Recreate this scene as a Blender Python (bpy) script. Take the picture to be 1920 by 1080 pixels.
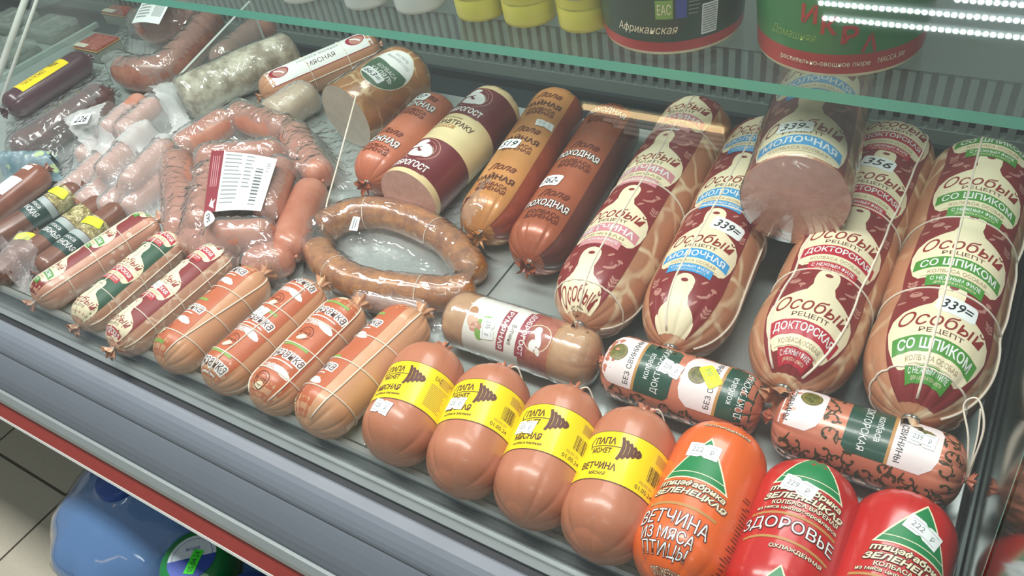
import bpy, bmesh, math, random
import numpy as np
from mathutils import Vector, Matrix, noise

PI = math.pi
scene = bpy.context.scene
for _o in list(bpy.data.objects):
    bpy.data.objects.remove(_o)
COL = scene.collection

# ---------------------------------------------------------------- camera
# The photo's three vanishing points give the frame: X along the counter, Y into it, Z up.
F_PX = 1525.0
Z0 = 0.62            # height of the counter deck above the shop floor
CAM_H = 0.75         # camera height above the deck
_vx = Vector((-2810, -840, F_PX)); _vy = Vector((1330, -1680, F_PX))
AX = -_vx.normalized(); AY = _vy.normalized()
AY = (AY - AX * AX.dot(AY)).normalized(); AZ = AX.cross(AY)
def c2w(v): return Vector((AX.dot(v), AY.dot(v), AZ.dot(v)))
cam_d = bpy.data.cameras.new('camera'); cam = bpy.data.objects.new('camera', cam_d); COL.objects.link(cam)
cam_d.sensor_width = 36; cam_d.lens = F_PX / 1920 * 36; cam_d.clip_start = 0.01
_r, _u, _b = c2w(Vector((1, 0, 0))), c2w(Vector((0, -1, 0))), c2w(Vector((0, 0, -1)))
cam.matrix_world = Matrix(((_r.x, _u.x, _b.x, 0), (_r.y, _u.y, _b.y, 0), (_r.z, _u.z, _b.z, Z0 + CAM_H), (0, 0, 0, 1)))
scene.camera = cam
CAMP = Vector((0, 0, CAM_H))
def ray(px, py): return c2w(Vector((px - 960, py - 540, F_PX)))
def P(px, py, z):                       # pixel -> point on the horizontal plane z (deck coordinates)
    d = ray(px, py); return CAMP + d * ((z - CAM_H) / d.z)
def PY(px, py, y):
    d = ray(px, py); return CAMP + d * (y / d.y)

# ---------------------------------------------------------------- world, lamps, exposure
w = bpy.data.worlds.new('shop_ambient'); scene.world = w; w.use_nodes = True
w.node_tree.nodes['Background'].inputs[0].default_value = (0.90, 0.97, 0.96, 1)
w.node_tree.nodes['Background'].inputs[1].default_value = 0.24
def area(name, loc, sx, sy, power, color, rot=(0, 0, 0)):
    l = bpy.data.lights.new(name, 'AREA'); l.shape = 'RECTANGLE'; l.size = sx; l.size_y = sy
    l.energy = power; l.color = color
    o = bpy.data.objects.new(name, l); COL.objects.link(o)
    o.location = (loc[0], loc[1], loc[2] + Z0); o.rotation_euler = rot
    return o
area('added_back_light', (-0.45, 0.42, 1.70), 1.2, 0.30, 25, (1.0, 0.985, 0.95))
area('added_back_light', (-1.75, 0.42, 1.70), 1.2, 0.30, 25, (1.0, 0.985, 0.95))
area('added_back_light', (-0.45, 1.6, 1.70), 1.2, 0.30, 14, (1.0, 0.985, 0.95))  # unseen lamp added to brighten the back of the case
scene.view_settings.view_transform = 'Standard'
scene.view_settings.look = 'None'
scene.view_settings.gamma = 1.0
scene.view_settings.use_curve_mapping = False
scene.view_settings.exposure = 0.30
try:
    scene.cycles.transparent_max_bounces = 20
    scene.cycles.max_bounces = 8
except Exception:
    pass

# ---------------------------------------------------------------- materials
def lin(h):
    if isinstance(h, str):
        h = h.lstrip('#'); c = [int(h[i:i + 2], 16) / 255 for i in (0, 2, 4)]
    else:
        c = [v / 255 for v in h]
    return tuple((v / 12.92 if v <= 0.04045 else ((v + 0.055) / 1.055) ** 2.4) for v in c) + (1,)
MATS = {}
def newmat(name):
    m = bpy.data.materials.new(name); m.use_nodes = True
    nt = m.node_tree; b = nt.nodes['Principled BSDF']
    MATS[name] = m
    return m, nt, b
def N(nt, t, **k):
    n = nt.nodes.new(t)
    for a, v in k.items():
        if a.startswith('_'): setattr(n, a[1:], v)
        else: n.inputs[a.replace('__', ' ')].default_value = v
    return n
def plain(name, col, rough=0.5, metal=0.0, spec=0.5, coat=0.0, vary=0.06, vscale=40, bump=0.0, bscale=150):
    if name in MATS: return MATS[name]
    m, nt, b = newmat(name)
    c = lin(col)
    b.inputs['Roughness'].default_value = rough; b.inputs['Metallic'].default_value = metal
    b.inputs['Specular IOR Level'].default_value = spec; b.inputs['Coat Weight'].default_value = coat
    b.inputs['Coat Roughness'].default_value = 0.12
    tc = N(nt, 'ShaderNodeTexCoord')
    nz = N(nt, 'ShaderNodeTexNoise', Scale=vscale, Detail=4.0)
    nt.links.new(tc.outputs['Object'], nz.inputs['Vector'])
    rp = N(nt, 'ShaderNodeMix', _data_type='RGBA')
    rp.inputs[6].default_value = tuple(v * (1 - vary) for v in c[:3]) + (1,)
    rp.inputs[7].default_value = tuple(min(1, v * (1 + vary)) for v in c[:3]) + (1,)
    nt.links.new(nz.outputs['Fac'], rp.inputs[0]); nt.links.new(rp.outputs[2], b.inputs['Base Color'])
    if bump:
        n2 = N(nt, 'ShaderNodeTexNoise', Scale=bscale, Detail=3.0)
        nt.links.new(tc.outputs['Object'], n2.inputs['Vector'])
        bp = N(nt, 'ShaderNodeBump', Strength=bump, Distance=0.002)
        nt.links.new(n2.outputs['Fac'], bp.inputs['Height']); nt.links.new(bp.outputs[0], b.inputs['Normal'])
    return m
def veined(name, base, vein, scale=26, width=0.035, rough=0.35, dist=0.5, dark=None):
    """casing with pale branching streaks"""
    if name in MATS: return MATS[name]
    m, nt, b = newmat(name)
    b.inputs['Roughness'].default_value = rough; b.inputs['Coat Weight'].default_value = 0.25; b.inputs['Coat Roughness'].default_value = 0.15
    tc = N(nt, 'ShaderNodeTexCoord')
    nz = N(nt, 'ShaderNodeTexNoise', Scale=scale * 0.9, Detail=3.0)
    mx = N(nt, 'ShaderNodeMix', _data_type='VECTOR'); mx.inputs[0].default_value = 0.06 * dist
    nt.links.new(tc.outputs['Object'], nz.inputs['Vector'])
    nt.links.new(tc.outputs['Object'], mx.inputs[4]); nt.links.new(nz.outputs['Color'], mx.inputs[5])
    vo = N(nt, 'ShaderNodeTexVoronoi', Scale=scale, _feature='DISTANCE_TO_EDGE')
    nt.links.new(mx.outputs[1], vo.inputs['Vector'])
    rm = N(nt, 'ShaderNodeMapRange'); rm.inputs[1].default_value = width * 0.4; rm.inputs[2].default_value = width * 1.6
    rm.inputs[3].default_value = 1.0; rm.inputs[4].default_value = 0.0
    nt.links.new(vo.outputs['Distance'], rm.inputs[0])
    n3 = N(nt, 'ShaderNodeTexNoise', Scale=scale * 0.55, Detail=2.0); nt.links.new(tc.outputs['Object'], n3.inputs['Vector'])
    r3 = N(nt, 'ShaderNodeMapRange'); r3.inputs[1].default_value = 0.42; r3.inputs[2].default_value = 0.58
    nt.links.new(n3.outputs['Fac'], r3.inputs[0])
    mu = N(nt, 'ShaderNodeMath', _operation='MULTIPLY'); nt.links.new(rm.outputs[0], mu.inputs[0]); nt.links.new(r3.outputs[0], mu.inputs[1])
    n4 = N(nt, 'ShaderNodeTexNoise', Scale=scale * 1.5, Detail=4.0); nt.links.new(tc.outputs['Object'], n4.inputs['Vector'])
    bm_ = N(nt, 'ShaderNodeMix', _data_type='RGBA'); c = lin(base); d = lin(dark) if dark else tuple(v * 0.82 for v in c[:3]) + (1,)
    bm_.inputs[6].default_value = d; bm_.inputs[7].default_value = tuple(min(1, v * 1.08) for v in c[:3]) + (1,)
    nt.links.new(n4.outputs['Fac'], bm_.inputs[0])
    mc = N(nt, 'ShaderNodeMix', _data_type='RGBA'); mc.inputs[7].default_value = lin(vein)
    nt.links.new(mu.outputs[0], mc.inputs[0]); nt.links.new(bm_.outputs[2], mc.inputs[6]); nt.links.new(mc.outputs[2], b.inputs['Base Color'])
    return m
def mottled(name, c1, c2, scale=60, rough=0.4, lo=0.35, hi=0.65, bump=0.3, bdist=0.002, coat=0.0, spots=None):
    if name in MATS: return MATS[name]
    m, nt, b = newmat(name)
    b.inputs['Roughness'].default_value = rough; b.inputs['Coat Weight'].default_value = coat; b.inputs['Coat Roughness'].default_value = 0.1
    tc = N(nt, 'ShaderNodeTexCoord')
    nz = N(nt, 'ShaderNodeTexNoise', Scale=scale, Detail=6.0, Roughness=0.6); nt.links.new(tc.outputs['Object'], nz.inputs['Vector'])
    mr = N(nt, 'ShaderNodeMapRange'); mr.inputs[1].default_value = lo; mr.inputs[2].default_value = hi
    nt.links.new(nz.outputs['Fac'], mr.inputs[0])
    mx = N(nt, 'ShaderNodeMix', _data_type='RGBA'); mx.inputs[6].default_value = lin(c1); mx.inputs[7].default_value = lin(c2)
    nt.links.new(mr.outputs[0], mx.inputs[0])
    out = mx.outputs[2]
    if spots:
        vo = N(nt, 'ShaderNodeTexVoronoi', Scale=spots[1]); nt.links.new(tc.outputs['Object'], vo.inputs['Vector'])
        r2 = N(nt, 'ShaderNodeMapRange'); r2.inputs[1].default_value = spots[2]; r2.inputs[2].default_value = spots[2] + 0.08
        r2.inputs[3].default_value = 1; r2.inputs[4].default_value = 0; nt.links.new(vo.outputs['Distance'], r2.inputs[0])
        m2 = N(nt, 'ShaderNodeMix', _data_type='RGBA'); m2.inputs[7].default_value = lin(spots[0])
        nt.links.new(r2.outputs[0], m2.inputs[0]); nt.links.new(out, m2.inputs[6]); out = m2.outputs[2]
    nt.links.new(out, b.inputs['Base Color'])
    if bump:
        bp = N(nt, 'ShaderNodeBump', Strength=bump, Distance=bdist); nt.links.new(nz.outputs['Fac'], bp.inputs['Height']); nt.links.new(bp.outputs[0], b.inputs['Normal'])
    return m
def film(name, haze=0.10, tint=(1, 1, 1), rough=0.14, gloss=1.0, bump=0.6, bscale=90, aniso=(1, 1, 1), hazecol=(0.85, 0.87, 0.87), ior=1.5):
    """thin clear packaging film: see-through, glossy creases, a little milky"""
    if name in MATS: return MATS[name]
    m = bpy.data.materials.new(name); m.use_nodes = True; nt = m.node_tree; nt.nodes.clear(); MATS[name] = m
    out = N(nt, 'ShaderNodeOutputMaterial')
    tr = N(nt, 'ShaderNodeBsdfTransparent'); tr.inputs[0].default_value = tint + (1,)
    df = N(nt, 'ShaderNodeBsdfDiffuse'); df.inputs[0].default_value = hazecol + (1,)
    gl = N(nt, 'ShaderNodeBsdfGlossy'); gl.inputs['Roughness'].default_value = rough
    m1 = N(nt, 'ShaderNodeMixShader'); m1.inputs[0].default_value = haze
    nt.links.new(tr.outputs[0], m1.inputs[1]); nt.links.new(df.outputs[0], m1.inputs[2])
    fr = N(nt, 'ShaderNodeLayerWeight', Blend=0.5)
    f0 = ((ior - 1) / (ior + 1)) ** 2
    pw = N(nt, 'ShaderNodeMath', _operation='POWER'); pw.inputs[1].default_value = 5.0; nt.links.new(fr.outputs['Facing'], pw.inputs[0])
    ma = N(nt, 'ShaderNodeMath', _operation='MULTIPLY_ADD'); ma.inputs[1].default_value = 1 - f0; ma.inputs[2].default_value = f0
    nt.links.new(pw.outputs[0], ma.inputs[0])
    m2 = N(nt, 'ShaderNodeMixShader'); nt.links.new(m1.outputs[0], m2.inputs[1]); nt.links.new(gl.outputs[0], m2.inputs[2])
    mu = N(nt, 'ShaderNodeMath', _operation='MULTIPLY'); mu.inputs[1].default_value = gloss; mu.use_clamp = True
    nt.links.new(ma.outputs[0], mu.inputs[0]); nt.links.new(mu.outputs[0], m2.inputs[0])
    if bump:
        tc = N(nt, 'ShaderNodeTexCoord'); mp = N(nt, 'ShaderNodeMapping'); mp.inputs['Scale'].default_value = aniso
        nt.links.new(tc.outputs['Object'], mp.inputs[0])
        nz = N(nt, 'ShaderNodeTexNoise', Scale=bscale, Detail=2.5, Distortion=1.0); nt.links.new(mp.outputs[0], nz.inputs['Vector'])
        ab = N(nt, 'ShaderNodeMath', _operation='SUBTRACT'); ab.inputs[1].default_value = 0.5; nt.links.new(nz.outputs['Fac'], ab.inputs[0])
        aa = N(nt, 'ShaderNodeMath', _operation='ABSOLUTE'); nt.links.new(ab.outputs[0], aa.inputs[0])
        bp = N(nt, 'ShaderNodeBump', Strength=bump, Distance=0.01); nt.links.new(aa.outputs[0], bp.inputs['Height'])
        nt.links.new(bp.outputs[0], gl.inputs['Normal']); nt.links.new(bp.outputs[0], fr.inputs['Normal'])
    nt.links.new(m2.outputs[0], out.inputs[0])
    return m
def emit(name, col, s):
    if name in MATS: return MATS[name]
    m = bpy.data.materials.new(name); m.use_nodes = True; nt = m.node_tree; nt.nodes.clear(); MATS[name] = m
    out = N(nt, 'ShaderNodeOutputMaterial'); e = N(nt, 'ShaderNodeEmission'); e.inputs[0].default_value = lin(col); e.inputs[1].default_value = s
    nt.links.new(e.outputs[0], out.inputs[0]); return m

# ---------------------------------------------------------------- object helpers
def mk(name, V, Fc, mats, parent=None, base=Vector((0, 0, 0)), midx=None, smooth=True):
    me = bpy.data.meshes.new(name)
    me.from_pydata([tuple(Vector(v) - base) for v in V], [], [tuple(f) for f in Fc])
    if not isinstance(mats, (list, tuple)): mats = [mats]
    for m in mats: me.materials.append(m)
    if midx: me.polygons.foreach_set('material_index', midx)
    if smooth: me.polygons.foreach_set('use_smooth', [True] * len(me.polygons))
    me.update()
    o = bpy.data.objects.new(name, me); COL.objects.link(o)
    if parent: o.parent = parent
    else: o.location = base + Vector((0, 0, Z0))
    return o
class Thing:
    def __init__(s, name, base, label, cat, group=None):
        s.base = Vector(base); s.root = bpy.data.objects.new(name, None); COL.objects.link(s.root)
        s.root.empty_display_size = 0.02; s.root.location = s.base + Vector((0, 0, Z0))
        s.root['label'] = label; s.root['category'] = cat
        if group: s.root['group'] = group
    def part(s, name, V, Fc, mats, midx=None, smooth=True, under=None, label=None):
        o = mk(name, V, Fc, mats, parent=(under or s.root), base=s.base, midx=midx, smooth=smooth)
        if label: o['label'] = label
        return o
def tagm(o, label, cat, group=None, kind=None):
    if label: o['label'] = label
    if cat: o['category'] = cat
    if group: o['group'] = group
    if kind: o['kind'] = kind
    return o
def struct(o): o['kind'] = 'structure'; return o
class G:                                   # vertex / face collector
    def __init__(s): s.V = []; s.F = []; s.M = []
    def add(s, V, Fc, m=0):
        k = len(s.V); s.V += [Vector(v) for v in V]; s.F += [tuple(i + k for i in f) for f in Fc]; s.M += [m] * len(Fc); return s
    def box(s, a, b, m=0, bev=0.0):
        x0, y0, z0 = a; x1, y1, z1 = b
        if bev <= 0:
            return s.add([(x0, y0, z0), (x1, y0, z0), (x1, y1, z0), (x0, y1, z0), (x0, y0, z1), (x1, y0, z1), (x1, y1, z1), (x0, y1, z1)],
                         [(3, 2, 1, 0), (4, 5, 6, 7), (0, 1, 5, 4), (1, 2, 6, 5), (2, 3, 7, 6), (3, 0, 4, 7)], m)
        bm = bmesh.new(); bmesh.ops.create_cube(bm, size=1)
        for v in bm.verts: v.co = Vector(((x0 + x1) / 2 + v.co.x * (x1 - x0), (y0 + y1) / 2 + v.co.y * (y1 - y0), (z0 + z1) / 2 + v.co.z * (z1 - z0)))
        bmesh.ops.bevel(bm, geom=bm.edges[:], offset=bev, segments=2, affect='EDGES', profile=0.6)
        bm.verts.index_update(); s.add([v.co.copy() for v in bm.verts], [[v.index for v in f.verts] for f in bm.faces], m); bm.free(); return s
    def tube(s, pts, r, n=7, m=0, cap=True):
        pts = [Vector(p) for p in pts]; rr = r if callable(r) else (lambda t: r)
        k = len(s.V); T = None; up = None; L = len(pts)
        for i, p in enumerate(pts):
            t = (pts[min(i + 1, L - 1)] - pts[max(i - 1, 0)]).normalized()
            if up is None:
                up = t.orthogonal().normalized()
            else:
                up = (up - t * up.dot(t)).normalized()
            e = t.cross(up); R = rr(i / (L - 1))
            for j in range(n):
                a = 2 * PI * j / n; s.V.append(p + (up * math.cos(a) + e * math.sin(a)) * R)
        for i in range(L - 1):
            for j in range(n):
                s.F.append((k + i * n + j, k + i * n + (j + 1) % n, k + (i + 1) * n + (j + 1) % n, k + (i + 1) * n + j)); s.M.append(m)
        if cap:
            s.F.append(tuple(k + j for j in reversed(range(n)))); s.M.append(m)
            s.F.append(tuple(k + (L - 1) * n + j for j in range(n))); s.M.append(m)
        return s
    def lathe(s, prof, c, n=48, m=0):      # prof [(r,z)], axis +Z at c
        k = len(s.V); c = Vector(c)
        for r, z in prof:
            for j in range(n):
                a = 2 * PI * j / n; s.V.append(c + Vector((r * math.cos(a), r * math.sin(a), z)))
        for i in range(len(prof) - 1):
            for j in range(n):
                s.F.append((k + i * n + j, k + i * n + (j + 1) % n, k + (i + 1) * n + (j + 1) % n, k + (i + 1) * n + j))
                s.M.append(m[i] if isinstance(m, (list, tuple)) else m)
        return s
    def sphere(s, c, r, sc=(1, 1, 1), m=0, nu=12, nv=8):
        k = len(s.V); c = Vector(c)
        for i in range(nv + 1):
            a = PI * i / nv
            for j in range(nu):
                b = 2 * PI * j / nu; s.V.append(c + Vector((sc[0] * r * math.sin(a) * math.cos(b), sc[1] * r * math.sin(a) * math.sin(b), sc[2] * r * math.cos(a))))
        for i in range(nv):
            for j in range(nu):
                s.F.append((k + i * nu + j, k + (i + 1) * nu + j, k + (i + 1) * nu + (j + 1) % nu, k + i * nu + (j + 1) % nu)); s.M.append(m)
        return s
def spline(pts, n=8):
    pts = [Vector(p) for p in pts]; out = []
    for i in range(len(pts) - 1):
        p0 = pts[max(i - 1, 0)]; p1 = pts[i]; p2 = pts[i + 1]; p3 = pts[min(i + 2, len(pts) - 1)]
        for j in range(n):
            t = j / n
            out.append(0.5 * ((2 * p1) + (p2 - p0) * t + (2 * p0 - 5 * p1 + 4 * p2 - p3) * t * t + (3 * p1 - p0 - 3 * p2 + p3) * t ** 3))
    out.append(pts[-1]); return out

# ---------------------------------------------------------------- printing: flat shapes and lettering laid on a curved surface
_TX = {}
def text2d(body, bold=0.0, shear=0.0, space=1.0):
    key = (body, bold, shear, space)
    if key not in _TX:
        c = bpy.data.curves.new('t', 'FONT'); c.body = body.replace('Ь', 'b').replace('Ы', 'bI'); c.resolution_u = 2; c.offset = bold; c.shear = shear; c.space_character = space
        o = bpy.data.objects.new('t', c); me = bpy.data.meshes.new_from_object(o)
        V = [(v.co.x, v.co.y) for v in me.vertices]; Fc = [tuple(p.vertices) for p in me.polygons]
        bpy.data.objects.remove(o); bpy.data.curves.remove(c); bpy.data.meshes.remove(me)
        xs = [v[0] for v in V]; ys = [v[1] for v in V]
        x0, x1, y0, y1 = min(xs), max(xs), min(ys), max(ys)
        _TX[key] = ([((x - x0) / (x1 - x0) - 0.5, (y - y0) / (y1 - y0) - 0.5) for x, y in V], Fc)
    return _TX[key]
class Print:
    def __init__(s, surf, sx=0.006, sy=0.012, h0=0.00035, dh=0.00011):
        s.surf = surf; s.sx = sx; s.sy = sy; s.h0 = h0; s.dh = dh; s.V = []; s.F = []; s.M = []; s.mats = []
    def raw(s, V, Fc, mat, layer=0, warp=None):
        bm = bmesh.new(); vs = [bm.verts.new((x, y, 0)) for x, y in V]
        for f in Fc:
            try: bm.faces.new([vs[i] for i in f])
            except ValueError: pass
        xs = [v[0] for v in V]; ys = [v[1] for v in V]
        for ax, st, a, b in ((0, s.sx, min(xs), max(xs)), (1, s.sy, min(ys), max(ys))):
            if st is None: continue
            k = math.ceil(a / st + 1e-6)
            while k * st < b - 1e-6:
                co = [0, 0, 0]; no = [0, 0, 0]; co[ax] = k * st; no[ax] = 1
                bmesh.ops.bisect_plane(bm, geom=bm.verts[:] + bm.edges[:] + bm.faces[:], plane_co=co, plane_no=no, dist=1e-7); k += 1
        if mat not in s.mats: s.mats.append(mat)
        mi = s.mats.index(mat); k = len(s.V); bm.verts.index_update(); h = s.h0 + s.dh * layer
        for v in bm.verts:
            x, y = v.co.x, v.co.y
            if warp: x, y = warp(x, y)
            s.V.append(s.surf(x, y, h))
        for f in bm.faces:
            s.F.append([k + v.index for v in f.verts]); s.M.append(mi)
        bm.free()
    def poly(s, pts, mat, layer=0, warp=None):
        # keep the outward side up
        a = sum(pts[i][0] * pts[(i + 1) % len(pts)][1] - pts[(i + 1) % len(pts)][0] * pts[i][1] for i in range(len(pts)))
        if a < 0: pts = pts[::-1]
        s.raw(pts, [tuple(range(len(pts)))], mat, layer, warp)
    def rect(s, x0, y0, x1, y1, mat, layer=0, warp=None): s.poly([(x0, y0), (x1, y0), (x1, y1), (x0, y1)], mat, layer, warp)
    def ell(s, cx, cy, rx, ry, mat, layer=0, n=20, warp=None, rot=0):
        c, d = math.cos(rot), math.sin(rot)
        s.poly([(cx + rx * math.cos(a) * c - ry * math.sin(a) * d, cy + rx * math.cos(a) * d + ry * math.sin(a) * c) for a in [2 * PI * i / n for i in range(n)]], mat, layer, warp)
    def ring(s, cx, cy, r0, r1, mat, layer=0, n=32, a0=0, a1=2 * PI):
        V = []; Fc = []
        for i in range(n + 1):
            a = a0 + (a1 - a0) * i / n; V += [(cx + r0 * math.cos(a), cy + r0 * math.sin(a)), (cx + r1 * math.cos(a), cy + r1 * math.sin(a))]
        for i in range(n): Fc.append((2 * i, 2 * i + 1, 2 * i + 3, 2 * i + 2))
        s.raw(V, Fc, mat, layer)
    def ribbon(s, pts, wd, mat, layer=0):
        V = []; Fc = []; L = len(pts)
        for i, p in enumerate(pts):
            q = pts[min(i + 1, L - 1)]; o = pts[max(i - 1, 0)]; dx, dy = q[0] - o[0], q[1] - o[1]; l = math.hypot(dx, dy) or 1
            ww = (wd(i / (L - 1)) if callable(wd) else wd) / 2
            V += [(p[0] - dy / l * ww, p[1] + dx / l * ww), (p[0] + dy / l * ww, p[1] - dx / l * ww)]
        for i in range(L - 1): Fc.append((2 * i, 2 * i + 1, 2 * i + 3, 2 * i + 2))
        s.raw(V, Fc, mat, layer)
    def text(s, body, cx, cy, wd, ht, mat, layer=2, bold=0.0, shear=0.0, rot=0, arc=0.0, outline=None, ow=0.05, space=1.0, flip=False):
        if outline is not None:
            e = ow * ht * 1.5                       # dark rim: the same letters set off to four sides underneath
            for ux, uy in ((1, 1), (-1, 1), (1, -1), (-1, -1)): s.text(body, cx + e * ux, cy + e * uy, wd, ht, outline, layer - 1 + 0.1 * ux + 0.2 * uy, bold, shear, rot, arc, space=space)
        V, Fc = text2d(body, bold, shear, space); c, d = math.cos(rot), math.sin(rot)
        W = [(cx + x * wd * c - y * ht * d, cy + x * wd * d + y * ht * c) for x, y in V]
        wp = (lambda x, y: (x, y + arc * (x - cx) ** 2)) if arc else None
        s.raw(W, Fc, mat, layer, wp)
    def build(s, thing, name='label', under=None, label=None):
        return thing.part(name, s.V, s.F, s.mats, midx=s.M, smooth=True, under=under, label=label)

# ---------------------------------------------------------------- sausage body
class Loaf:
    """sausage of revolution from front tip A to back tip B; n0 = direction the label faces"""
    def __init__(s, A, B, R, n0=(0, 0, 1), roll=0.0, cf=0.8, cb=0.8, p=2.2, pinch=(), pleat=(0.10, 0.10), npl=11, cut=False, lump=0.006, seed=0, flat=0.0, bend=0.0):
        s.A = Vector(A); s.B = Vector(B); s.R = R; s.L = (s.B - s.A).length; s.a = (s.B - s.A).normalized()
        n = Vector(n0); n = (n - s.a * n.dot(s.a)).normalized(); n = Matrix.Rotation(roll, 3, s.a) @ n
        s.n = n; s.e = s.a.cross(n); s.cf = R * cf; s.cb = R * cb; s.p = p; s.pinch = pinch; s.pl = pleat; s.npl = npl; s.cut = cut
        s.lump = lump; s.seed = seed; s.bend = bend
        rd = random.Random(seed); s.ph = [rd.uniform(0, 6.28) for _ in range(8)]
    def prof(s, y, th):
        y = min(max(y, 0), s.L); R = s.R; r = R
        if y < s.cf and not s.cut: u = 1 - y / s.cf; r = R * max(0, 1 - u ** s.p) ** (1 / s.p)
        if y > s.L - s.cb: u = 1 - (s.L - y) / s.cb; r = min(r, R * max(0, 1 - u ** s.p) ** (1 / s.p))
        for yk, d, sg in s.pinch: r *= 1 - d * math.exp(-((y - yk) / sg) ** 2)
        if s.lump: r *= 1 + s.lump * (math.sin(3 * th + s.ph[0] + y * 30) + math.sin(2 * th + s.ph[1] - y * 47))
        for dd, am, ph in ((y, s.pl[0], s.ph[2]), (s.L - y, s.pl[1], s.ph[3])):
            if am and not (s.cut and dd is y):
                wgt = math.exp(-(dd / (0.55 * R)) ** 1.5)
                if wgt > 0.01:
                    q = abs(math.sin(s.npl * th / 2 + ph + 0.9 * math.sin(2 * th + ph)))
                    r *= 1 - am * wgt * (1 - q) ** 2.2
        return r
    def P(s, x, y, h=0.0): return s.Pt(x / s.R, y, h)
    def Pt(s, th, y, h=0.0):
        r = s.prof(y, th) + h
        c = s.A + s.a * y
        if s.bend: c = c + s.e * (s.bend * 4 * (y / s.L) * (1 - y / s.L))
        return c + (s.n * math.cos(th) + s.e * math.sin(th)) * r
    def mesh(s, nth=120):
        ys = []
        for i in range(14): ys.append(s.cf * (1 - math.cos(PI / 2 * i / 14)) if not s.cut else s.cf * i / 14)
        nm = max(8, int((s.L - s.cf - s.cb) / 0.007))
        for i in range(nm): ys.append(s.cf + (s.L - s.cf - s.cb) * i / nm)
        for i in range(15): ys.append(s.L - s.cb + s.cb * math.sin(PI / 2 * i / 14))
        V = []; Fc = []
        for y in ys:
            for j in range(nth): V.append(s.Pt(2 * PI * j / nth, y))
        for i in range(len(ys) - 1):
            for j in range(nth): Fc.append((i * nth + j, i * nth + (j + 1) % nth, (i + 1) * nth + (j + 1) % nth, (i + 1) * nth + j))
        return V, Fc
    def twine(s, g, pts, r=0.0009, h=0.0008, n=7):
        """pts in (theta, y)"""
        q = []
        for i in range(len(pts) - 1):
            (t0, y0), (t1, y1) = pts[i], pts[i + 1]; k = max(2, int(max(abs(t1 - t0) * s.R, abs(y1 - y0)) / 0.005))
            for j in range(k): q.append(s.Pt(t0 + (t1 - t0) * j / k, y0 + (y1 - y0) * j / k, h))
        q.append(s.Pt(pts[-1][0], pts[-1][1], h)); g.tube(q, r, n)
    def base(s): m = (s.A + s.B) / 2; return Vector((m.x, m.y, min(s.A.z, s.B.z) - s.R))
    def tail(s, end=0, clip=True, size=1.0, ruffle=True):
        """gathered casing beyond the knot and its clip; returns (tail, clip) meshes"""
        c = s.A if end == 0 else s.B; d = -s.a if end == 0 else s.a
        g = G(); nn = 28; rows = 7; V = []; Fc = []
        for i in range(rows):
            t = i / (rows - 1)
            for j in range(nn):
                a = 2 * PI * j / nn; r = (0.0035 + 0.010 * t ** 1.3) * size * (1 + 0.45 * t * math.sin(7 * a + s.ph[4]) + 0.12 * t * math.sin(13 * a))
                V.append(c + d * ((-0.003 + 0.018 * t + 0.003 * t * math.sin(5 * a + s.ph[5])) * size) + (s.n * math.cos(a) + s.e * math.sin(a)) * r)
        for i in range(rows - 1):
            for j in range(nn): Fc.append((i * nn + j, i * nn + (j + 1) % nn, (i + 1) * nn + (j + 1) % nn, (i + 1) * nn + j))
        g.add(V, Fc)
        k = G()
        k.tube([c + d * (0.001 * size) + (s.n * math.cos(a) + s.e * math.sin(a)) * 0.0052 * size for a in [2 * PI * i / 14 for i in range(15)]], 0.0019 * size, 8)
        k.tube([c + d * (0.0042 * size) + (s.n * math.cos(a) + s.e * math.sin(a)) * 0.0046 * size for a in [2 * PI * i / 14 for i in range(15)]], 0.0014 * size, 8)
        return g, k

def tips(a, b, R, cf=0.8, cb=0.8, z=None):
    """axis ends of a lying sausage from the outermost pixels of its outline (a rounded end shows its flank, not its tip)"""
    z = R if z is None else z
    A, B = P(a[0], a[1], z), P(b[0], b[1], z); ax = (B - A).normalized()
    def over(p, c):
        d = (p - CAMP).normalized(); q = abs(d.dot(ax)); cot = q / math.sqrt(1 - q * q)
        return math.sqrt((c * R) ** 2 + (R * cot) ** 2) - c * R
    return A + ax * over(A, cf), B - ax * over(B, cb)

# common print colours
white = plain('white_print', 'eef0ee', 0.35, vary=0.02)
paper = plain('white_paper', 'eef4f4', 0.55, vary=0.03)
ink = plain('black_marker_ink', '20242c', 0.5, vary=0.1)
greyink = plain('grey_print', '8d9494', 0.5)
twine_m = plain('cotton_twine', 'e6dccb', 0.85, vary=0.12, vscale=600)
clip_m = plain('aluminium_clip', 'a9aca8', 0.3, metal=0.9)
neon = plain('neon_yellow_sticker', 'e2f51c', 0.5, vary=0.03)

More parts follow.
